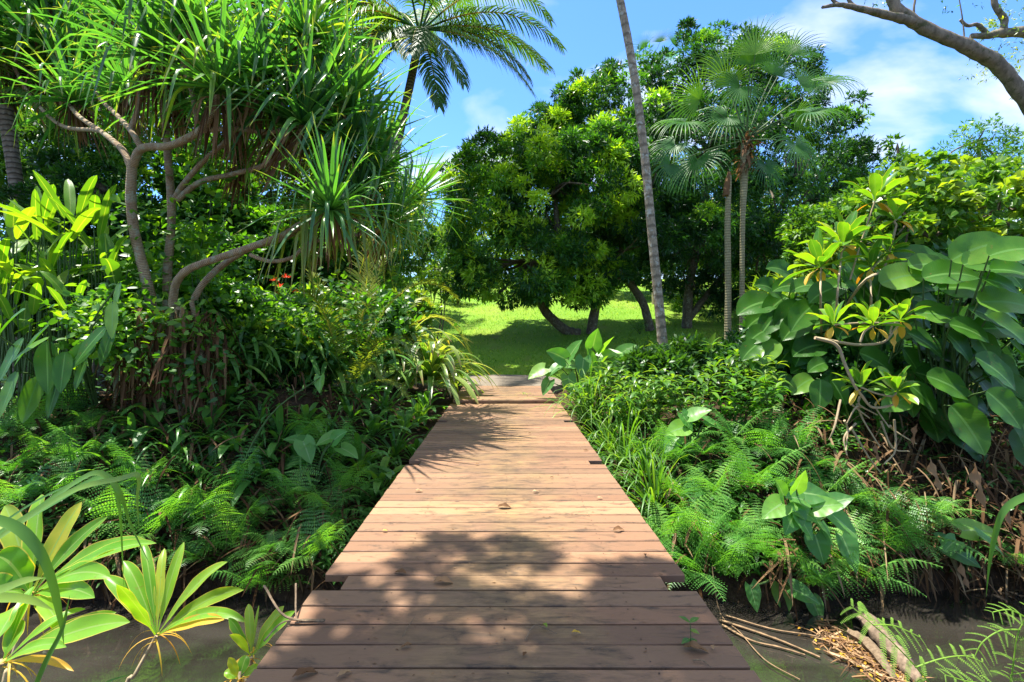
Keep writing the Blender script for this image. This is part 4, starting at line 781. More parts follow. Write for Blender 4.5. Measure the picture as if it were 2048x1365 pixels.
FLs = [(20, 850, 'at the left edge below the big leaves'), (80, 830, 'lit by the sun below the big leaves'), (150, 800, 'with tips against the big drooping leaves'), (200, 830, 'left of the stilt roots in sun'), (40, 920, 'at the left edge mid slope'), (110, 890, 'in the middle of the sunlit left ferns'), (170, 900, 'right of the sunlit left ferns'), (230, 880, 'where sun meets shade left of the roots'), (60, 980, 'behind the foreground grass blades'), (150, 960, 'behind the bend of the grass blades'),
       (300, 950, 'at the left of the shaded fern bank'), (370, 990, 'in the middle of the shaded fern bank'), (330, 1040, 'above the foreground ti plant'), (430, 1010, 'mid slope in shade'), (480, 960, 'at the top of the shaded fern bank'), (540, 1000, 'below the elephant ears in shade'), (600, 970, 'right of the elephant ears in shade'), (660, 1000, 'near the bridge in shade'), (480, 1070, 'low over the dark stream'), (560, 1080, 'with hanging fronds above the water'), (640, 1080, 'drooping beside the deck notch'), (700, 960, 'against the left edge of the deck'), (260, 1010, 'behind the long grass tip'), (400, 1090, 'above the tips of the foreground ti plant'), (530, 1150, 'lowest above the water left of the deck'), (620, 860, 'with bright tips near the yellow stem'), (680, 900, 'upper fern beside the bridge on the left')]
for i, (px, py, lb) in enumerate(FLs):
    p = G(px, py + 42); p[1] -= .12; p[2] += .1; place(FP[(i * 3 + 1) % 4], p, rs.uniform(0, 6.28), rs.uniform(.75, 1.05), ('sunlit' if i < 10 else 'dark green') + ' fern ' + lb)

# elephant ears
def taro(label, leaves, Y, base, seed, mat='taro', dy=.0, asp=.82, cat='plant', nm='elephant_ear'):
    rs = np.random.RandomState(seed); b_ = np.array(base, float); t_ = thing(nm, label, cat, b_); st = MB()
    for a in leaves:
        px, py, ln, an = a[:4]; Y_ = Y + (a[4] if len(a) > 4 else rs.uniform(-.1, .1)); L = ln / F * Y_
        q, D = face_leaf(t_, b_, P(px, py, Y_), an, L, L * asp, mat, (0, -.5, .85), -.3, .35, P_HEART, rs.uniform(.35, 1.), rs, lobe=.2, A=3, fold=.2)
        at_ = q + D * L * .06 - b_; tube(st, [(at_[0] * .15, rs.uniform(-.02, .02), 0), at_ * [.5, .5, .65], at_], [.014, .011, .006], 5, 5, cap=False)
    st.build('stem', M['stem'], t_); return t_
taro('cluster of round elephant-ear leaves in the sunlit ferns on the right bank', [(1543, 1020, 58, 200), (1610, 1025, 58, -30), (1628, 988, 62, 0), (1600, 960, 50, 80), (1690, 1050, 66, -40), (1700, 1110, 72, -75), (1650, 1065, 60, -60), (1612, 1055, 52, -60), (1560, 975, 50, 120), (1655, 1010, 55, 20), (1680, 1000, 50, 30), (1580, 1045, 56, 230), (1640, 1100, 56, -80), (1590, 995, 50, 160)], 4.5, G(1600, 1105), 701)
taro('low elephant-ear plant with leaves touching the stream beside the deck', [(1508, 1198, 50, -80), (1568, 1200, 56, -85), (1612, 1190, 55, -20), (1650, 1155, 55, -35), (1634, 1222, 45, -70)], 4.5, G(1560, 1170), 702)
taro('elephant-ear plant in shade at the dark stream edge on the right', [(1925, 1110, 75, -25), (1960, 1060, 60, 10), (1985, 1090, 55, -40), (1900, 1090, 40, 200)], 4.7, G(1950, 1165), 703)
taro('elephant-ear plant at the upper left of the sunlit fern bank', [(1350, 860, 50, 190), (1400, 825, 45, 30), (1375, 845, 40, -60), (1340, 890, 42, 220), (1430, 850, 42, -20)], 6.0, G(1380, 930), 704)
taro('lush elephant-ear clump beside the far right end of the bridge', [(1072, 746, 42, 205), (1112, 708, 45, 150), (1150, 696, 44, 60), (1190, 676, 42, 80), (1222, 708, 45, 20), (1165, 736, 41, -100), (1105, 743, 41, 215), (1205, 750, 41, -70), (1245, 730, 41, -30), (1092, 776, 34, 240), (1140, 770, 38, -80), (1255, 698, 39, 40), (1180, 713, 45, 110), (1130, 730, 41, 180), (1215, 688, 41, 60), (1175, 778, 34, -90), (1230, 768, 34, -60)], 9.0, gp(1165, 9.3), 705)
taro('elephant-ear plant in shade beside the bridge on the left bank', [(575, 930, 60, 200), (650, 880, 42, 200), (700, 905, 45, -20), (615, 905, 50, -60), (590, 880, 45, 160), (545, 965, 50, 220), (680, 870, 40, 40)], 5.6, G(620, 985), 706)
taro('small elephant-ear plant in the middle of the shaded left slope', [(430, 910, 34, -90), (418, 950, 36, -80), (365, 860, 30, -100), (640, 770, 34, -85), (590, 1000, 40, -100)], 5.6, G(430, 985), 707)
taro('dark elephant-ear plant left of the ringed trunks', [(1425, 680, 34, 80), (1480, 700, 34, 200), (1505, 760, 26, -90), (1560, 740, 36, 45), (1470, 745, 26, -60)], 8.6, gp(1470, 8.8), 708, 'helic', asp=.5)

# leafy weeds and long grass right of the bridge
def weed_proto(seed, h=.75, mat='bush', n=6):
    rs = np.random.RandomState(seed); t_ = thing('leafy_shrub', 'x', 'shrub', group='leafy shrubs right of the bridge'); mb = MB(); st = MB()
    for i in range(n):
        a = rs.uniform(0, 6.28); e = rs.uniform(.8, 1.45); top = dv(a, e) * h * rs.uniform(.6, 1.1); tube(st, [(0, 0, 0), top * .5 + [0, 0, .03], top], [.008, .004], 4, 3, cap=False)
        for q in np.linspace(.35, 1, 6): tuft(mb, rs, 6 if q == 1 else 3, .17, .06, (-.1, .9), .9, P_LEAF, 4, .25, base=top * q, r=(.1, .8), az0=rs.uniform(0, 6))
    mb.build('foliage', M[mat], t_); st.build('stem', M['stem'], t_); return t_
WP = [weed_proto(801), weed_proto(802, .6, 'vine'), weed_proto(803, .85)]
WL = [(1290, 700, 'directly behind the elephant-ear clump'), (1250, 760, 'right of the elephant-ear clump'), (1310, 745, 'at the foot of the lichen-covered trunk'), (1350, 720, 'just right of the lichen-covered trunk'), (1385, 760, 'between slender trunk and ringed trunks'), (1420, 800, 'left above the fern bank'), (1290, 810, 'behind the long grass'), (1340, 800, 'in the middle of the weedy slope'), (1240, 830, 'close to the bridge edge'), (1440, 740, 'at the foot of the ringed trunks'), (1400, 700, 'in shade under the tall tree'), (1500, 800, 'below the ringed trunks'), (1550, 790, 'left of the pale curled leaf'), (1200, 790, 'at the notch near the far end'), (1175, 840, 'nearest the deck edge'), (1280, 650, 'on the rise by the lawn'), (1160, 800, 'hugging the far raised boards'), (1190, 820, 'second from the far raised boards'), (1225, 790, 'between elephant ears and long grass'), (1265, 850, 'inside the long grass'), (1320, 850, 'between long grass and ferns'), (1390, 830, 'above the uppermost elephant-ear leaf of the fern bank'), (1470, 840, 'in the shade behind the tall fern tip'), (1540, 830, 'under the hanging leaf stems')]
for i, (px, py, lb) in enumerate(WL): place(WP[i % 3], G(px, py + 20), rs.uniform(0, 6.28), rs.uniform(.8, 1.15), 'leafy green shrub ' + lb)
def grass_proto(seed, n=60, L=.85, W=.018):
    rs = np.random.RandomState(seed); t_ = thing('long_grass', 'x', 'grass', group='long grass clumps beside the bridge'); mb = MB(); tuft(mb, rs, n, L, W, (.6, 1.45), 1.9, P_GRASS, 8, .4, rad=.09, r=(.1, .9), p=2.); mb.build('blades', M['grass'], t_); return t_
GP_ = [grass_proto(811), grass_proto(812, 45, 1.0, .02)]
GL = [(1215, 900, 'nearest the right notch of the deck'), (1250, 930, 'second along the right deck edge'), (1290, 960, 'with tall arching blades mid slope'), (1270, 860, 'furthest from the deck edge'), (1310, 1020, 'lowest along the right deck edge'), (1180, 850, 'furthest up the right deck edge')]
for i, (px, py, lb) in enumerate(GL): place(GP_[i % 2], G(px, py), rs.uniform(0, 6.28), rs.uniform(1., 1.3), 'clump of long arching grass ' + lb)

# lily clump and young palm at the far left end of the bridge
def lily(label, px, Y, n, L, W, seed, az0=0, azr=6.283, mat='lily', h=.15):
    rs = np.random.RandomState(seed); b_ = gp(px, Y); t_ = thing('spider_lily', label, 'plant', b_); mb = MB(); tuft(mb, rs, n, L, W, (.15, 1.3), 1.9, P_STRAP, 11, .25, rad=.1, r=(.1, 1), p=1.5, az0=az0, azr=azr, base=(0, 0, h), A=2, cup=1.3); mb.build('foliage', M[mat], t_); return t_
lily('arching strap-leaved lily clump overhanging the far left bridge end', 862, 9.6, 70, 1.5, .14, 821, h=.45)
lily('second pale-edged lily clump behind the first at the bridge end', 800, 10.2, 70, 1.65, .14, 822, h=.7)
lily('small lily clump right at the edge of the path slab', 912, 11.0, 30, .8, .07, 823)
lily('shaded lily clump left of the bridge end', 740, 9.0, 44, 1.25, .1, 824, mat='strap', h=.4)
lily('strap-leaved clump in shade under the low pandanus limb', 500, 7.0, 36, .95, .07, 825, mat='strap', h=.45)
lily('tall strap-leaved clump in shade left of the young palm', 600, 7.4, 36, 1.0, .08, 826, mat='strap', h=.5)
lily('dark strap-leaved clump right of the root mound', 445, 6.5, 30, .8, .07, 827, mat='strap', h=.35)
lily('strap-leaved clump at the foot of the young palm', 665, 7.6, 36, .95, .08, 828, mat='strap', h=.3)
def pinnate(label, px, Y, fr, seed, nm='young_palm', mat='palmyoung', base=None):
    rs = np.random.RandomState(seed); b_ = np.array(base if base is not None else gp(px, Y), float); t_ = thing(nm, label, 'palm', b_)
    for az, el, L, dr, n, ll in fr:
        mb = MB(); palm_frond(mb, rs, L, n, ll, .022, R(el), R(az), dr, .45, .3, (0, 0, 0), .012, col=rs.uniform(.2, .9)); mb.build('frond', M[mat], t_)
    return t_
pinnate('young palm with upright feathery fronds left of the bridge end', 690, 7.4, [(80, 74, 2.7, .4, 48, .42), (20, 70, 2.8, 1.3, 50, .4), (60, 76, 2.6, .8, 44, .38), (150, 75, 2.1, .7, 40, .36), (-30, 60, 1.9, 1.5, 40, .34), (250, 75, 1.9, 1., 38, .33), (200, 65, 1.9, 1.2, 38, .3)], 831)
pinnate('low palm with a yellowing frond arching towards the bridge', 690, 7.2, [(-8, 42, 1.15, 1.7, 26, .26), (-40, 60, 1.2, 1.5, 26, .25), (40, 62, 1.3, 1.2, 26, .28)], 832, mat='palmyoung')
pinnate('sunlit palm with one long frond arching over the lawn edge', 755, 10.0, [(-3, 68, 3.3, 2.1, 56, .42), (60, 70, 2.9, 1.2, 44, .4), (170, 66, 2.6, 1.3, 44, .38), (-25, 60, 2.4, 1.8, 44, .36)], 833)
pl = thing('ti_plant', 'glossy ti plant beside the left notch of the deck', 'plant', G(835, 850)); rs = np.random.RandomState(84)
a = ti_mesh(rs, 12, .5, .12, (.2, 1.4)); a.build('leaf_rosette', M['bush'], pl)
# ---------------------------------------------------------------- slender trunk, fan palms
b_ = gp(1326, 10); t_ = thing('royal_palm', 'tall slender lichen-spotted palm trunk leaning left of the fan palm', 'palm', b_); b_ = np.array(b_)
mb = MB(); tube(mb, [np.array(P(x, y, 10)) - b_ for x, y in ((1326, 745), (1325, 690), (1317, 600), (1304, 470), (1290, 320), (1268, 150), (1240, 0), (1212, -120), (1190, -200))], [.125, .105, .095, .09, .085, .082, .08, .08, .08], 14, 6, knob=.012); mb.build('trunk', M['slimbark'], t_)
for i in range(11):
    mb = MB(); palm_frond(mb, np.random.RandomState(900 + i), 2.6, 40, .5, .03, R(10 + (i % 4) * 20), i * 2.4, 1.2, 1., .15, (0, 0, 0), .03); f = mb.build('frond', M['palm'], t_); f.location = tuple(P(1190, -200, 10) - b_)
def fanleaf(mb, rs, c, D, N0, Rr, ang=2.5, n=38, droop=.9, r=.5):
    D = unit(np.array(D, float)); N0 = unit(np.array(N0, float)); S = unit(np.cross(D, N0)); N0 = np.cross(S, D)
    a = np.linspace(-ang, ang, n); d = D * np.cos(a)[:, None] + S * np.sin(a)[:, None] + N0 * .12
    s_ = np.cross(d, N0) * 1.
    strips(mb, np.array(c) + d * .01, d, s_, Rr * (1 - .22 * (np.abs(a) / ang) ** 2) * rs.uniform(.95, 1.05, n), Rr * 1.02 * 2 * ang / n, droop * rs.uniform(.7, 1.3, n), prof((0, .03), (.27, .28), (.4, .24), (.75, .14), (1, .02)), 9, .5, 2.2, r=np.clip(r + rs.normal(0, .06, n), 0, 1))
FLF = [(1455, 170, 110, 100, .95, 1), (1510, 110, 115, 80, .9, 1), (1580, 110, 110, 50, .6, 1), (1400, 200, 120, 165, .6, 1), (1480, 175, 100, 230, .5, 0), (1600, 170, 100, 15, .5, 1), (1650, 165, 90, 5, .3, 0), (1455, 235, 105, 215, .2, 0), (1370, 245, 100, 195, .3, 0), (1395, 320, 105, 245, .2, 0),
       (1350, 290, 80, 220, .1, 0), (1590, 230, 95, -20, .9, 1), (1590, 290, 110, -70, .25, 0), (1620, 225, 90, 0, .2, 0), (1530, 330, 80, -80, .05, 0), (1440, 140, 95, 140, .8, 1), (1545, 150, 110, 65, .4, 1), (1340, 330, 70, 230, .05, 0), (1500, 130, 120, 92, .6, 1)]
def fanpalm(label, hub, trunk, leaves, Y, seed, rad, ringed=True, sc=1.):
    rs = np.random.RandomState(seed); b_ = np.array(trunk[0], float); t_ = thing('fan_palm', label, 'palm', b_); mb = MB()
    tube(mb, [np.array(p) - b_ for p in trunk], rad, 12, 6, knob=.01); mb.build('trunk', M['ringbark'], t_); hb = np.array(hub) - b_
    mb = MB(); k = 60; az = rs.uniform(0, 6.28, k); h_ = rs.uniform(-.75 * sc, .25 * sc, k)
    strips(mb, hb + dv(az, 0 * az) * .06 + np.stack([0 * h_, 0 * h_, h_], -1), dv(az, rs.uniform(-1.5, 1.2, k)), hside(az), rs.uniform(.15, .45, k) * sc, .07 * sc, 1.2, P_STRAP, 5, .3, r=rs.uniform(0, .7, k)); mb.build('leaf_base_fibre', M['dead'], t_)
    for px, py, rp, an, r_, up in leaves:
        c = P(px, py, Y + rs.uniform(-.6, .5)); a = R(an); mb = MB(); D = np.array([math.cos(a), -.3 if not up else .1, math.sin(a)])
        N0 = (rs.normal(0, .45), -.6 + rs.normal(0, .2), .75) if not up else (rs.normal(0, .6), -.8, .2)
        fanleaf(mb, rs, c - b_, D, N0, rp / F * Y * (.88 if not up else .72), 2.3 if not up else 1.45, 30 if not up else 24, 2.1 if not up else .9, r_)
        q = c - b_; mid = (q + hb) / 2 + [0, 0, .12]; lf = mb.build('leaf', M['fan'], t_); mb2 = MB(); tube(mb2, [hb + [0, 0, .1], mid, q], [.02, .012, .008], 5, 5); mb2.build('petiole', M['stem'], lf)
    return t_
fanpalm('fan palm with thin ringed trunk and star-like leaves right of the slender trunk', P(1492, 290, 11), [gp(1484, 11), P(1484, 600, 11), P(1485, 450, 11), P(1488, 360, 11), P(1491, 280, 11)], FLF, 11, 910, [.07, .06, .055, .085, .1])
fanpalm('distant fan palm poking above the tall tree', P(1300, 140, 24), [gp(1310, 24), P(1305, 350, 24), P(1300, 130, 24)], [(1290, 95, 45, 130, .3, 1), (1320, 85, 45, 70, .3, 1), (1345, 88, 45, 40, .3, 1), (1280, 115, 40, 170, .2, 0), (1340, 110, 40, 0, .2, 0)], 24, 911, [.15, .12, .12], sc=1.2)
b_ = np.array(gp(1455, 11)); t_ = thing('palm_stump', 'bare ringed palm trunk without a crown beside the fan palm', 'tree trunk', b_); mb = MB(); tube(mb, [np.array(p) - b_ for p in (gp(1455, 11), P(1456, 560, 11), P(1455, 450, 11), P(1458, 352, 11))], [.085, .07, .065, .06], 12, 6, knob=.012); mb.build('trunk', M['ringbark'], t_)
mb = MB(); tube(mb, [P(1452, 392, 10.96) - b_, P(1453, 375, 10.98) - b_, P(1459, 345, 11) - b_], [.07, .075, .04], 7, 3, knob=.12); mb.build('torn_top', M['dead'], t_)

# ---------------------------------------------------------------- round-leaved shrub, right
b_ = gp(1900, 8.2)
tree('hibiscus_shrub', 'wide sprawling shrub with round lime leaves behind the big drooping leaves', 'shrub', b_,
     [([b_, P(1900, 540, 8.2), P(1860, 480, 8.2), P(1790, 410, 8.2)], [.06, .04, .02]), ([b_, P(1930, 560, 8.2), P(1970, 450, 8.2), P(2000, 400, 8.2)], [.06, .04, .02]), ([P(1870, 490, 8.2), P(1820, 440, 7.9), P(1760, 390, 7.8)], [.03, .02]), ([gp(2060, 8), P(2050, 500, 8), P(1980, 430, 8)], [.04, .02])],
     [lobe(1800, 390, 8.3, 70, 42), lobe(1880, 375, 8.6, 90, 45), lobe(1975, 405, 8.2, 80, 50), lobe(2050, 430, 8, 70, 60), lobe(1900, 450, 8.2, 90, 50), lobe(1740, 440, 8.5, 50, 40), lobe(1815, 470, 8.1, 70, 40), lobe(2030, 500, 7.8, 70, 40)],
     'bush', 150, .2, 9, 3, .16, .15, 921, flush=.3, brad=.018, droop=.5)
simple_tree('shrub', 'sunny shrub on the slope behind the ti plants', 'shrub', 1730, 10.5, [lobe(1720, 520, 10.5, 70, 50), lobe(1800, 500, 10.5, 70, 50), lobe(1660, 540, 11, 50, 40)], 'treelime', 110, .25, 14, 5, .12, .07, 922, .04, flush=.3)
simple_tree('shrub', 'leafy shrub right of the tall tree at the lawn edge', 'shrub', 1650, 14, [lobe(1650, 480, 14, 60, 60), lobe(1720, 420, 14, 50, 40)], 'treemid', 90, .35, 16, 5, .18, .08, 923, .05, flush=.3)

# big drooping leaves, right bank
CL0 = [(1806, 549, 98, 25, .95), (1881, 626, 102, 0, .6), (1857, 686, 98, -30, .3), (1922, 693, 84, -50, .4), (1936, 572, 115, 5, .5), (2004, 565, 80, -15, .6), (1943, 659, 88, -15, .4), (1973, 698, 84, -60, .3), (1997, 741, 108, -35, .3), (2022, 659, 105, -30, .6), (1828, 727, 80, -60, .3), (1758, 722, 86, -25, .3), (1902, 768, 102, -20, .5), (1850, 795, 84, -45, .4),
      (1789, 802, 78, 190, .7), (1680, 785, 62, -60, .5), (1601, 768, 68, 200, .9), (1943, 858, 125, -55, .7), (2014, 816, 105, -45, .3), (1546, 611, 78, 210, .2), (1550, 638, 92, 200, .1), (1601, 631, 92, 215, .5), (1649, 618, 70, 210, .2), (1512, 669, 64, 200, .3), (1498, 700, 62, 210, .3), (1536, 703, 68, 222, .8), (1604, 570, 70, 180, .2), (1724, 539, 74, 0, .2), (1748, 573, 78, -70, .5), (1710, 563, 78, -60, .1),
      (1803, 655, 92, 200, .3), (1738, 693, 78, -80, .2), (1861, 525, 88, 10, .6), (1902, 543, 112, 15, .4), (1956, 491, 120, 33, .9), (1987, 519, 120, 10, .4), (2030, 495, 105, 20, .6), (2028, 539, 92, 0, .5), (2018, 600, 120, 5, .8), (1932, 802, 76, -40, .8), (1632, 730, 54, 190, .3), (1567, 713, 62, 220, .1), (1570, 570, 70, 175, .1), (1585, 655, 80, 205, .2), (1780, 610, 85, -20, .2), (1690, 650, 80, 220, .1), (1890, 720, 90, -40, .2), (1970, 770, 90, -50, .2), (1840, 590, 95, -10, .2), (1660, 700, 75, 215, .1), (1760, 770, 75, -70, .1), (1720, 620, 80, -60, .1), (1980, 630, 90, -20, .3), (2050, 720, 100, -60, .2), (1640, 585, 75, 195, .3), (1530, 735, 60, 230, .1), (1600, 690, 70, 215, .1), (1870, 850, 80, -80, .1), (1640, 790, 70, -100, .3), (1700, 840, 70, -80, .2), (1560, 770, 66, 230, .2), (1760, 850, 75, -95, .3), (1820, 800, 80, -80, .4), (1620, 830, 60, -110, .1), (2050, 860, 90, -80, .1)]
rs = np.random.RandomState(93)
CL = [(a, b, c * .82, d, e) for a, b, c, d, e in CL0] + [(a + rs.uniform(-45, 45), max(500, b + rs.uniform(-35, 45)), c * .9, d + rs.uniform(-30, 30), .15) for a, b, c, d, e in CL0 if b > 520]
bases = [(1590, 760, 'leftmost clump of big glossy drooping leaves below the ringed trunks', 0, 1660), (1790, 860, 'middle clump of large drooping leaves hung with ti rosettes', 1660, 1860), (1960, 930, 'largest clump of broad drooping leaves at the right edge', 1860, 3000)]
for bx, by, lb, lo, hi in bases:
    bb = G(bx, by); bb[1] += .35; bb[2] = float(H(bb[0], bb[1])); t_ = thing('calathea', lb, 'plant', bb, 'big drooping-leaved clumps on the right bank'); st = MB()
    for px, py, ln, an, r_ in CL:
        if not lo <= px < hi: continue
        Y = 5.0 + max(0, 2048 - px) / 540 * 1.7 + (.35 if r_ <= .2 else 0) + rs.uniform(-.12, .12) - .15 * (py > 740)
        L = ln / F * Y * 1.08
        q, D = face_leaf(t_, bb, P(px, py, Y), an, L, L * rs.uniform(.62, .74), 'cal', (rs.normal(.08, .26), -.8, .6), -.2, .75, r=r_, rs=None, wave=.03, fold=.24)
        e = q - bb; tube(st, [(e[0] * .35 + rs.uniform(-.1, .1), e[1] * .5 + .1, 0), e * [.7, .7, .6] + [0, .1, .1], e], [.016, .012, .007], 5, 5, cap=False)
    st.build('stem', M['stem'], t_)

# ti plants on crooked canes, right bank
def ti_cane(label, heads, Y, cane, seed, base=None, hang=None):
    rs = np.random.RandomState(seed); b_ = np.array(base if base is not None else G(*cane[0]), float); t_ = thing('ti_plant', label, 'plant', b_)
    if len(cane) > 1:
        mb = MB(); tube(mb, [b_ * 0 if i == 0 and base is None else P(x, y, Y) - b_ for i, (x, y) in enumerate(cane)], [.018, .014, .011], 7, 6, knob=.05, rs=rs); mb.build('cane', M['palestem'], t_)
    for h in heads:
        px, py, Lp, n, tl = h[:5]; c = P(px, py, Y + (h[5] if len(h) > 5 else 0)) - b_
        q = cane[-1] if len(h) < 7 else h[6]; q = P(q[0], q[1], Y) - b_
        if np.linalg.norm(q - c) > .05: mb = MB(); tube(mb, [q, (q + c) / 2 + rs.normal(0, .02, 3), c], [.012, .009], 6, 4); mb.build('cane', M['palestem'], t_)
        mb = ti_mesh(rs, n, Lp / F * Y * 1.15, Lp / F * Y * .33, (.0, 1.4)); f = mb.build('leaf_rosette', M['tidark'], t_); f.location = tuple(c); f.rotation_euler = (rs.uniform(-.15, .3), tl, rs.uniform(0, 6))
        mb = MB(); tuft(mb, rs, 3, Lp / F * Y * .8, Lp / F * Y * .22, (-.8, .1), 1.2, P_TI, 7, .3, r=(0, 1), A=1); g_ = mb.build('yellow_leaf', M['yellow'], t_); g_.location = tuple(c - [0, 0, .02]); g_.rotation_euler[2] = rs.uniform(0, 6)
    return t_
ti_cane('ti plant with dark upright leaves left of the tall lime one', [(1641, 535, 72, 15, 0)], 6.1, [(1645, 760), (1642, 640), (1641, 545)], 941)
ti_cane('topmost lime ti plant on the tallest cane', [(1685, 492, 68, 15, 0), (1750, 402, 62, 13, -.1, 0, (1700, 560))], 6.1, [(1672, 760), (1672, 640), (1683, 505)], 942)
ti_cane('ti plant with folded leaves under the round-leaved shrub', [(1742, 535, 52, 13, 0), (1775, 505, 45, 11, .1)], 6.1, [(1742, 760), (1742, 640), (1741, 545)], 943)
ti_cane('ti plant on a long bare cane leaning right', [(1793, 440, 44, 10, .2)], 6.1, [(1640, 720), (1700, 600), (1765, 540), (1785, 480), (1793, 450)], 944)
ti_cane('crooked ti plant with lime rosettes over the middle big leaves', [(1668, 650, 48, 12, -.2), (1746, 652, 52, 13, 0, 0, (1720, 685)), (1800, 640, 50, 13, .2, 0, (1780, 670))], 5.0, [(1630, 676), (1680, 685), (1720, 690), (1765, 685), (1785, 665), (1798, 648)], 945, base=G(1700, 900))
ti_cane('lowest ti plant sprouting two rosettes from a bent bare cane', [(1722, 775, 52, 12, -.2), (1792, 785, 50, 12, .3, 0, (1785, 800))], 4.85, [(1630, 676), (1672, 690), (1690, 730), (1708, 770), (1722, 790), (1745, 815), (1785, 810), (1792, 795)], 946, base=G(1740, 900))
# hanging dry leaves under the big clump
rs = np.random.RandomState(95)
for px, py, ln, lb in ((1795, 680, 45, 'yellow withered leaf hanging among the big green leaves'), (1835, 870, 45, 'pale curled dead leaf hanging below the big leaves'), (1860, 950, 70, 'long torn dead leaf lying on the dark slope'), (1950, 970, 90, 'dry tan leaf hanging over the right slope'), (2015, 1020, 60, 'crumpled tan leaf at the right edge of the slope'), (1920, 1150, 55, 'shredded dead leaf hanging to the stream edge'), (1750, 905, 40, 'small brown curled leaf on the shaded slope')):
    Y = 4.9 - (py > 1000) * .2; mb = MB(); L = ln / F * Y; strips(mb, [(0, 0, L / 2)], [(rs.uniform(-.5, .5), -.1, -1)], [(1, .4, 0)], L * 1.1, L * .26, .9, P_LEAF, 12, .7, A=2, wave=.35, r=.6 if 'yellow' not in lb else .5)
    o = mb.build('dead_leaf', M['yellow' if 'yellow' in lb else 'dead']); o.location = tuple(P(px, py, Y)); tag(o, lb, 'leaf')
b_ = G(1800, 950); rt_ = thing('root_tangle', 'tangle of pale hanging roots below the lowest ti plant', 'roots', b_)
for i in range(12):
    x = rs.uniform(1680, 1850); y = rs.uniform(790, 860); mb = MB(); a = P(x, y, 5.0) - b_; e = P(x + rs.uniform(-40, 60), y + rs.uniform(30, 90), 4.95) - b_; tube(mb, [a, (a + e) / 2 + rs.normal(0, .06, 3), e], [.012, .006], 5, 5, knob=.1, rs=rs); mb.build('root', M['palestem'], rt_)

# ---------------------------------------------------------------- overhead limb, right, and the shade tree
b_ = np.array(gp(2400, 7.5)); t_ = thing('overhanging_tree', 'bare mossy limb of a tree reaching in from the upper right', 'tree', b_)
pz = lambda *a: [P(x, y, Y) - b_ for x, y, Y in a]
mb = MB(); tube(mb, [b_ * 0, *pz((2330, 600, 7.5), (2240, 430, 7.5))], [.3, .25, .2], 12, 6, knob=.04); mb.build('trunk', M['limb'], t_)
for pts, rad in (([(2240, 430, 7.5), (2120, 300, 7.3), (2060, 215, 7.2), (2000, 135, 7.1), (1930, 92, 7), (1860, 62, 7), (1800, 25, 7), (1785, 0, 7), (1770, -60, 7)], [.17, .105, .1, .095, .085, .075, .07]), ([(1830, 45, 7), (1780, 32, 6.9), (1720, 18, 6.9), (1680, 10, 6.9), (1645, 15, 6.8)], [.07, .05, .035, .02]), ([(1680, 10, 6.9), (1665, 0, 6.9), (1640, -40, 6.8)], [.025, .02]), ([(1720, 18, 6.9), (1700, 5, 7), (1690, -25, 7)], [.03, .02]),
                 ([(2240, 430, 7.5), (2180, 150, 7.6), (2080, 72, 7.5), (2010, 66, 7.5), (1975, 72, 7.5), (1942, 72, 7.5)], [.16, .1, .06, .035]), ([(2005, 66, 7.5), (2008, 40, 7.5), (1990, 10, 7.5), (1985, -30, 7.5)], [.05, .04]), ([(1975, 70, 7.5), (1955, 50, 7.5), (1935, 52, 7.5), (1920, 40, 7.5)], [.035, .02]), ([(1830, 0, 7), (1828, 25, 7), (1840, 60, 7)], [.015, .012]), ([(1930, 92, 7), (1925, 40, 7), (1915, -20, 7)], [.012, .006])):
    mb = MB(); tube(mb, pz(*pts), rad, 9, 6, knob=.06, rs=rs); mb.build('limb', M['limb'], t_)
mb = MB(); crown(mb, [(c - b_, r_) for c, r_ in (lobe(2040, 60, 7.5, 60, 50), lobe(2010, 120, 7.6, 50, 30), lobe(2060, 160, 7.6, 40, 30), lobe(2120, 100, 7.6, 90, 90))], 60, .18, 9, 5, .06, .018, rs, .5); mb.build('foliage', M['treelime'], t_)
mb = MB(); crown(mb, [(c - b_, r_) for c, r_ in (lobe(1760, -5, 7, 60, 10), lobe(1920, -5, 7, 70, 12), lobe(2040, 0, 7, 40, 12))], 18, .12, 4, 3, .06, .02, rs, .1); mb.build('twigs', M['tree'], t_)['kind'] = 'stuff'
s = np.array(sdir); st_b = np.array([-4.6, -3.5, 0.]); st_b[2] = float(H(-4.6, -3.5)); 
sh = []
for X, Yd, h, r_ in ((.75, 1.75, 8.4, .62), (.95, 2.3, 8.2, .42), (.1, 1.2, 8.2, .6), (-.35, .8, 8.5, .4), (-.85, 2.3, 8.0, .24), (-.2, 2.8, 8.3, .26), (.1, 1.9, 8.4, .4), (-.7, 1.7, 8.8, .22), (1.3, 1.3, 8.8, .6), (-.5, 1.75, 8.4, .22), (.1, 1.4, 8.6, .45), (1.5, .4, 8.6, .8)):
    c = np.array([X, Yd, 0]) + s * h / s[2]; sh.append((c, (r_, r_, .3)))
st = tree('shade_tree', 'tall tree leaning over the stream whose boughs shade the near deck', 'tree', tuple(st_b), [([st_b, st_b + [.3, 1., 4], st_b + [1.4, 3.5, 7.5], st_b + [2.4, 6.2, 9.3]], [.3, .2, .08])], sh, 'treemid', 170, .26, 22, 5, .16, .07, 960, brad=.03)

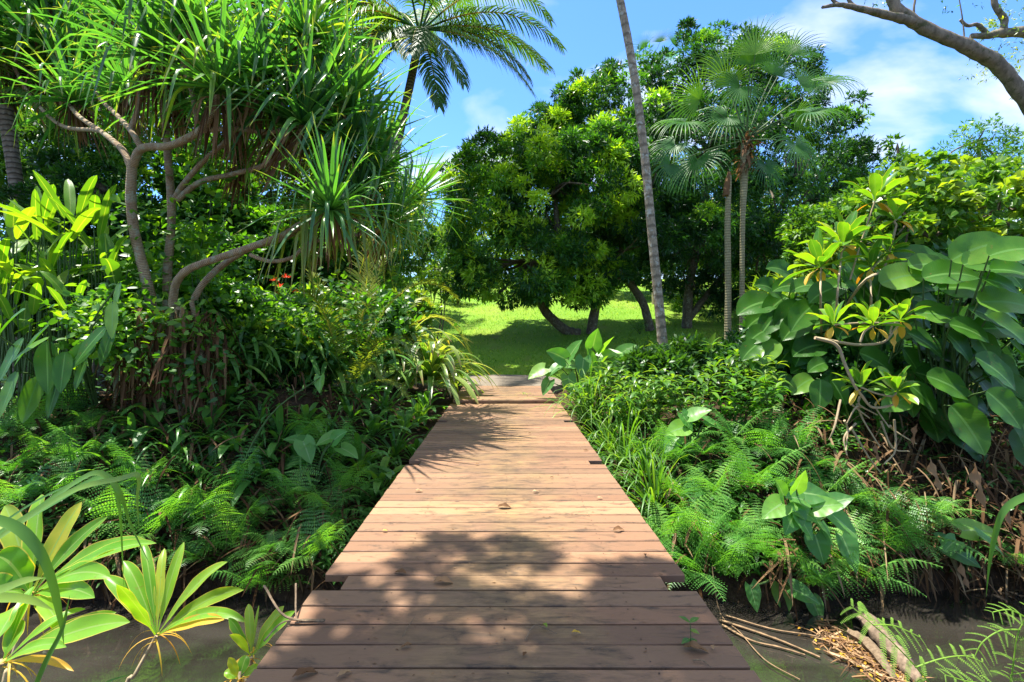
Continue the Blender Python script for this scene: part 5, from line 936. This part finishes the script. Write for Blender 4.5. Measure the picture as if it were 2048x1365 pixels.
# ---------------------------------------------------------------- foreground, left
def fg_ti(label, c, Y, leaves, stem, seed, yel=()):
    rs = np.random.RandomState(seed); cc = P(*c, Y); bx = P(*stem[-1], Y - .15); b_ = np.array([bx[0], 1.9 if bx[1] > 2.2 else bx[1] - .2, 0]); b_[2] = float(H(b_[0], b_[1])); t_ = thing('ti_plant', label, 'plant', b_)
    mb = MB(); tube(mb, [cc - b_] + [P(*p, Y - .05 * i) - b_ for i, p in enumerate(stem)] + [b_ * 0], [.008, .009, .011, .013], 8, 5); mb.build('cane', M['palestem'], t_)
    for L_ in list(leaves) + [(*a, 'y') for a in yel]:
        tx, ty, wd, dy = L_[:4]; tip = P(tx, ty, Y + dy); v = tip - cc; Ln = np.linalg.norm(v); v = v / Ln
        N0 = unit(np.array([rs.normal(0, .3), -.6, .75])); mb = MB(); strips(mb, cc + v * .01 - b_, unit(v + [0, 0, .18]), np.cross(v, N0), Ln * 1.08, wd * .7 / F * Y, rs.uniform(.35, .9), P_TI, 18, .3, 1.9, A=3, cup=1.4, wave=rs.uniform(.04, .1), r=rs.uniform(.25, .95))
        mb.build('yellow_leaf' if L_[-1] == 'y' else 'leaf', M['yellow' if L_[-1] == 'y' else 'ti'], t_)
    mb = MB(); k = 9; az = rs.uniform(0, 6.28, k); strips(mb, cc - b_ + rs.normal(0, .01, (k, 3)), dv(az, rs.uniform(-.5, .3, k)), hside(az), .22, .008, 3, P_STRAP, 8, .3, r=rs.uniform(0, 1, k)); mb.build('withered_strips', M['yellow'], t_)
    return t_
fg_ti('ti plant on a thin bent cane left of the deck with a yellow leaf', (313, 1272), 2.6, [(218, 1158, 44, .1), (255, 1128, 42, .15), (290, 1085, 30, .2), (326, 1105, 28, .2), (362, 1098, 30, .25), (436, 1130, 46, .05), (470, 1180, 38, -.05), (474, 1212, 30, -.15), (240, 1180, 40, -.1)], [(300, 1295), (270, 1350), (235, 1420)], 971, [(438, 1250, 34, -.15)])
fg_ti('small ti plant against the near left corner of the deck', (503, 1315), 2.35, [(464, 1242, 30, .05), (498, 1215, 26, .1), (560, 1222, 32, .1), (582, 1232, 34, .0), (516, 1222, 8, .1), (470, 1270, 20, -.05)], [(500, 1340), (490, 1400)], 972, [(475, 1330, 20, -.05)])
fg_ti('smaller ti shoot at the bottom edge beside the deck corner', (478, 1362), 2.2, [(462, 1322, 24, .0), (490, 1318, 34, .05), (455, 1345, 26, 0), (512, 1335, 26, .05)], [(476, 1400)], 973)
fg_ti('largest ti plant with glossy broad leaves at the bottom left', (62, 1190), 2.3, [(15, 1020, 70, .2), (80, 1000, 72, .2), (155, 1020, 50, .2), (198, 1045, 46, .1), (10, 1110, 100, .0), (270, 1070, 50, .0), (290, 1085, 40, -.05), (205, 1135, 56, -.1), (178, 1190, 50, -.15), (-60, 1180, 80, -.1), (0, 1270, 90, -.25), (120, 1250, 40, -.2)], [(50, 1240), (20, 1330), (0, 1420)], 974, [(20, 1300, 24, -.2)])
fg_ti('ti plant low in the left corner with leaves spread over the water', (5, 1325), 2.0, [(240, 1255, 66, .0), (215, 1238, 44, .15), (150, 1215, 40, .15), (120, 1290, 34, -.1), (40, 1250, 44, .1), (60, 1180, 40, .2)], [(-10, 1400)], 975, [(135, 1335, 20, -.1)])
def blades(label, paths, Y, W, seed, base, nm='reed_grass', mat='grass'):
    b_ = np.array(base, float); t_ = thing(nm, label, 'grass', b_); rs = np.random.RandomState(seed)
    for pts, w_ in paths:
        q = spline([P(x, y, Y + d) for x, y, d in pts], 6); T = len(q); d = unit(np.gradient(q, axis=0)); view = np.array([0, -.8, .6]); s_ = unit(np.cross(d, view)); n_ = np.cross(s_, d)
        wd = .8 * w_ / F * Y * np.interp(np.linspace(0, 1, T), [0, .3, .7, 1], [.8, 1, .75, .02]); u = np.array([-1, 0, 1]); V = q[:, None] + s_[:, None] * (wd[:, None] * u * .5)[..., None] + n_[:, None] * (np.abs(u)[None] * wd[:, None] * .12)[..., None]
        ix = np.arange(T * 3).reshape(T, 3); mb = MB(); mb.add(V - b_, np.stack([ix[:-1, :-1], ix[:-1, 1:], ix[1:, 1:], ix[1:, :-1]], -1).reshape(-1, 4), np.stack(np.broadcast_arrays((u * .5 + .5)[None], np.linspace(0, 1, T)[:, None]), -1), rs.uniform(.2, .9)); mb.build('blade', M[mat], t_)
    return t_
blades('long reed blades arching across the left foreground with bent tips', [([(-260, 1300, 0), (-60, 1110, 0), (60, 1030, 0), (160, 960, 0), (205, 948, 0), (240, 985, 0), (262, 1050, .02), (300, 1130, .02)], 16), ([(-260, 1230, .1), (-20, 1080, .1), (100, 1010, .1), (190, 960, .1), (225, 962, .1), (240, 1020, .1), (248, 1180, .1)], 20), ([(-260, 1260, -.1), (0, 1075, -.1), (140, 985, -.1), (240, 958, -.1), (277, 952, -.1), (275, 1000, -.1), (278, 1060, -.1)], 15), ([(-200, 1200, .15), (-40, 1080, .15), (60, 1010, .15), (150, 965, .15), (185, 955, .15)], 8),
        ([(-100, 1020, -.25), (20, 1048, -.25), (75, 1095, -.25), (105, 1160, -.25), (122, 1240, -.25), (128, 1290, -.25)], 22), ([(-90, 1200, -.2), (0, 1180, -.2), (50, 1162, -.2), (90, 1156, -.2)], 20), ([(-90, 1190, -.1), (0, 1195, -.1), (60, 1200, -.1), (110, 1222, -.1)], 22), ([(60, 1400, -.3), (95, 1320, -.3), (125, 1260, -.3), (140, 1190, -.3)], 14)], 1.75, 0, 981, gz(P(-300, 1300, 1.6)))
blades('single lime grass blade curving down at the right edge', [([(2200, 980, 0), (2100, 985, 0), (2040, 998, 0), (2005, 1025, 0), (1988, 1075, 0), (1978, 1130, 0), (1972, 1195, 0)], 17)], 1.8, 0, 982, gz(P(2250, 1200, 1.7)))
tt_ = blades('pale thin blade over the water near the bottom left', [([(180, 1385, 0), (220, 1362, 0), (262, 1349, 0)], 5)], 2.2, 0, 983, gz(P(120, 1400, 1.9)))
# feathery compound fronds, right foreground
def feathery(label, fronds, Y, seed, base):
    b_ = np.array(base, float); rs = np.random.RandomState(seed); t_ = thing('feathery_shrub', label, 'plant', b_)
    for pts, pl, npn in fronds:
        q = spline([P(x, y, Y + d) - b_ for x, y, d in pts], 8); mb = MB(); tube(mb, q[::4], [.004, .002], 5, 4, r=.9); d = unit(np.gradient(q, axis=0)); N0 = unit(np.array([0, -.45, .9]))
        for j in range(npn):
            f = .25 + .75 * j / max(1, npn - 1); k = min(len(q) - 1, int(f * (len(q) - 1))); 
            for s2 in (-1, 1):
                sd_ = unit(np.cross(d[k], N0)) * s2; Dp = unit(sd_ + d[k] * .55 + rs.normal(0, .06, 3)); L = pl / F * Y * np.interp(f, [.25, .6, 1], [.8, 1, .45]); m_ = 15
                u = (np.arange(m_) + 1) / m_; pp = q[k] + Dp * (L * u)[:, None] + np.array([0, 0, -1]) * (L * .35 * u ** 2)[:, None]
                tube(mb, pp[::7], [.0015, .0008], 3, 2, cap=False)
                for s3 in (-1, 1):
                    D2 = unit(np.cross(Dp, N0) * s3 + Dp * .5); strips(mb, pp, np.broadcast_to(D2, (m_, 3)), np.broadcast_to(np.cross(D2, N0), (m_, 3)), L / m_ * 1.5 * np.interp(u, [0, .7, 1], [1, .9, .5]), L / m_ * .5, .2, prof((0, .5), (.5, 1), (1, .3)), 2, .1, A=0, r=rs.uniform(.1, .9, m_))
        mb.build('frond', M['mimosa'], t_)
    return t_
feathery('bright feathery compound frond over the driftwood log', [([(1900, 1420, -.1), (1850, 1355, 0), (1790, 1290, 0), (1740, 1245, 0), (1705, 1215, .05)], 70, 7), ([(1830, 1335, 0), (1880, 1318, 0), (1930, 1312, 0), (1965, 1325, 0)], 42, 6), ([(1745, 1250, 0), (1790, 1252, 0), (1840, 1275, 0)], 36, 5)], 2.5, 991, gz(P(1960, 1400, 2.0)))
feathery('feathery shrub stem at the bottom right corner with curled tendril', [([(2010, 1420, 0), (2025, 1340, 0), (2035, 1270, 0), (2060, 1220, 0)], 48, 5), ([(2040, 1260, 0), (2000, 1262, 0), (1965, 1285, 0), (1950, 1312, 0)], 34, 6), ([(2060, 1240, 0), (2020, 1220, 0), (1985, 1225, 0)], 28, 5), ([(2030, 1400, 0), (1980, 1372, 0), (1930, 1362, 0), (1890, 1350, 0)], 40, 6), ([(2120, 1360, 0), (2070, 1345, 0), (2020, 1350, 0)], 32, 5)], 2.3, 992, gz(P(2060, 1400, 2.0)))

# ---------------------------------------------------------------- driftwood, floating debris, bits on the deck
def wpos(px, py, dz=0.): Y = (CH - WZ) * F / (py - CY); return P(px, py, Y) + [0, 0, dz]
b_ = wpos(1760, 1300); lg = thing('driftwood_log', 'weathered driftwood log lying half in the stream on the right', 'log', b_)
mb = MB(); tube(mb, [wpos(1715, 1235, .05) - b_, wpos(1745, 1275, .09) - b_, wpos(1790, 1320, .07) - b_, wpos(1840, 1375, .03) - b_], [.05, .07, .065, .04], 11, 7, knob=.14, rs=rs); mb.build('trunk', barkmat('bleached_wood', (.07, .05, .033), (.26, .19, .13), scale=18), lg)
mb = MB(); tube(mb, [wpos(1700, 1275, .04) - b_, wpos(1740, 1310, .07) - b_, wpos(1790, 1370, .04) - b_], [.03, .05, .02], 8, 6, knob=.14, rs=rs); mb.build('side_branch', M['twig'], lg)
rs = np.random.RandomState(77); mb = MB(); n = 300; px = rs.uniform(0, 1, n); B = np.array([wpos(1640 + 200 * a + rs.normal(0, 16), 1265 + 130 * a + rs.normal(0, 14), rs.uniform(.005, .05)) for a in px]); az = rs.uniform(0, 6.28, n)
strips(mb, B, dv(az, rs.uniform(-.1, .3, n)), hside(az), rs.uniform(.03, .22, n), rs.uniform(.004, .02, n), .3, P_STRAP, 3, .3, r=rs.uniform(.1, .9, n)); tag(mb.build('floating_debris', M['dead']), 'raft of bark, twigs and dead leaves beside the driftwood log', 'debris', None, 'stuff')
mb = MB(); n = 75; a_ = rs.uniform(0, 1, n); B = np.array([wpos(1640 + 190 * a + rs.normal(0, 26), 1270 + 120 * a + rs.normal(0, 16), .03) for a in a_]); az = rs.uniform(0, 6.28, n); strips(mb, B, dv(az, 0 * az + .05), hside(az), .045, .022, .1, P_LEAF, 3, .2, r=rs.uniform(0, 1, n)); tag(mb.build('yellow_leaf_bits', M['yellow']), 'yellow leaf bits caught in the debris raft', 'leaves', None, 'stuff')
for i, (pts, lb, w_) in enumerate((([(1440, 1245), (1510, 1268), (1570, 1290), (1640, 1320)], 'banded dry reed floating from the deck to the debris', .012), ([(1445, 1255), (1500, 1285), (1560, 1300), (1610, 1315)], 'orange-brown reed strand nearest the deck edge', .01), ([(1450, 1235), (1540, 1262), (1620, 1275), (1680, 1290)], 'upper floating reed strand below the elephant ears', .008), ([(1430, 1130), (1425, 1180), (1440, 1230), (1480, 1270), (1530, 1325), (1600, 1365)], 'bent dead twig trailing into the water by the deck', .006), ([(1655, 1310), (1720, 1335), (1790, 1372)], 'grey stick in the debris raft', .014))):
    q = [wpos(x, max(y, 1215), .02 + (.35 if y < 1200 else 0)) for x, y in pts]; b_ = q[0]; mb = MB(); tube(mb, [p - b_ for p in q], [w_, w_ * .7], 6, 6, knob=.15, rs=rs); o = mb.build('floating_reed' if i < 3 else 'dead_twig', M['litter'] if i != 4 else M['palestem']); o.location = tuple(b_); tag(o, lb, 'twig')
def dpos(px, py, z=.004): Y = (CH - z) * F / (py - CY); return P(px, py, Y)
DL = [(888, 1167, 38, 0, .8, 'tan curled dead leaf on the short notched board'), (1238, 1062, 24, 20, .35, 'rusty brown leaf on the right half of the deck'), (1393, 1302, 46, -10, .7, 'large curled brown leaf beneath the seedling'), (612, 1352, 46, 25, .45, 'brown folded leaf at the bottom left of the deck'), (800, 1148, 26, 160, .3, 'small dark curled leaf on the widest board'), (812, 1296, 22, 200, .5, 'brown leaf left of centre on the near boards'), (1153, 1269, 18, 0, 2, 'small yellow leaf on the near boards'), (1050, 1312, 16, 60, .4, 'small brown leaf low in the middle of the deck'), (1010, 1016, 26, 0, .2, 'dark crumpled leaf in the centre of the deck'), (1072, 985, 14, 20, .9, 'pale leaf right of centre mid deck'), (838, 984, 16, 0, .95, 'pale straw-coloured leaf near the left deck edge'), (1104, 957, 7, 0, .3, 'tiny brown leaf right of centre far along'), (955, 930, 9, 30, .7, 'small leaf at the middle notch line'), (1200, 998, 11, 0, .95, 'pale leaf near the right deck edge'), (1172, 902, 10, 0, .3, 'brown leaf near the right edge behind the notch'), (690, 1352, 30, 40, .9, 'pale orange leaf at the bottom edge of the deck'), (1290, 1112, 12, 80, .4, 'small rusty leaf right of the wide board end'), (1090, 1254, 16, 110, 3, 'small green leaf on the shaded near boards'), (770, 1064, 10, 0, 2, 'yellow leaf fleck left of the centre mid deck'), (828, 937, 8, 0, .3, 'brown curl by the left middle notch'), (1060, 868, 6, 0, .2, 'dark speck of a leaf on the far sunny boards'), (975, 800, 6, 0, .2, 'dark leaf bit just beyond the step'), (1425, 1298, 16, 80, .95, 'pale papery leaf scrap right of the seedling'), (925, 845, 7, 0, .3, 'brown leaf crumb left on the far boards')]
for px, py, ln, an, r_, lb in DL:
    mb = MB(); p = dpos(px, py); L = ln / F * p[1] * 1.1; a = R(an); strips(mb, [(-L / 2 * math.cos(a), -L / 2 * math.sin(a), .006)], [(math.cos(a), math.sin(a), .35)], [(math.sin(a), -math.cos(a), rs.uniform(-.3, .3))], L, L * .45, .9, P_LEAF, 8, .5, 1, A=2, cup=1.6, wave=.12, r=min(r_, .9))
    o = mb.build('fallen_leaf', M['yellow'] if r_ == 2 else M['bush'] if r_ == 3 else M['dead']); o.location = tuple(p + [0, 0, .003]); tag(o, lb, 'leaf', 'fallen leaves on the deck')
n = 520; X = rs.uniform(-.98, .98, n); Y = rs.uniform(1.75, 10.8, n); az = rs.normal(0, .5, n); mb = MB(); z = np.where(Y > 8.8, .066, .004)
strips(mb, np.stack([X, Y, z], -1), dv(az, .08 + 0 * az), hside(az), rs.uniform(.006, .032, n), rs.uniform(.003, .009, n), .2, P_LEAF, 2, .4, r=rs.uniform(0, .8, n), A=1); tag(mb.build('leaf_crumbs', M['dead']), 'tiny leaf and twig crumbs scattered over the deck boards', 'crumbs', None, 'stuff')
for pts, lb, w_ in (([(528, 1213, .1), (572, 1247, .03), (650, 1246, .01), (590, 1250, .01)], 'broken grey twig on the left edge of the near deck', .006), ([(592, 1208, .1), (592, 1240, .02), (600, 1247, .01)], 'upright twig stub standing at the left deck edge', .005), ([(528, 1278, -.01), (570, 1252, .02), (650, 1244, .012)], 'thin twig hanging over the left deck edge', .004), ([(1050, 1282, .004), (1068, 1257, .012), (1090, 1262, .012), (1115, 1270, .004)], 'thin bent dark twig on the near boards', .0025), ([(1385, 1323, .005), (1405, 1325, .008), (1423, 1338, .004)], 'short curved stem below the brown leaf', .003), ([(805, 1275, .004), (822, 1250, .01), (830, 1235, .004)], 'thin wiry stem left of centre on the near boards', .002)):
    q = [dpos(x, y) + [0, 0, h] for x, y, h in pts]; b_ = q[0]; mb = MB(); tube(mb, [p - b_ for p in q], [w_, w_ * .6], 6, 5, knob=.1, rs=rs); o = mb.build('dead_twig', M['twig']); o.location = tuple(b_); tag(o, lb, 'twig')
p = dpos(1380, 1292); sd_ = thing('seedling', 'tiny green seedling growing from a deck gap beside a dead leaf', 'plant', p); mb = MB(); tube(mb, [(0, 0, -.04), (.003, 0, .05), (0, 0, .1)], [.002, .0015], 5, 3); mb.build('stem', M['stem'], sd_)
mb = MB(); strips(mb, [(0, 0, .1), (0, 0, .1), (0, 0, .07), (0, 0, .03), (0, 0, .02)], dv([2.8, .3, -.6, 3.6, .2], [.5, .4, .0, .0, .1]), hside([2.8, .3, -.6, 3.6, .2]), [.05, .05, .04, .05, .035], .03, .4, P_LEAF, 6, .2, A=1, r=[.5, .6, .9, .5, .4]); mb.build('foliage', M['bush'], sd_)
p = np.array([.35, 9.5, .07]); wd_ = thing('weed', 'sprinkle of tiny green weeds in the far raised boards', 'weed', p); mb = MB(); tuft(mb, rs, 26, .07, .012, (.1, 1.2), .8, P_LEAF, 3, .2, rad=.22, r=(.3, 1)); mb.build('foliage', M['bush'], wd_)
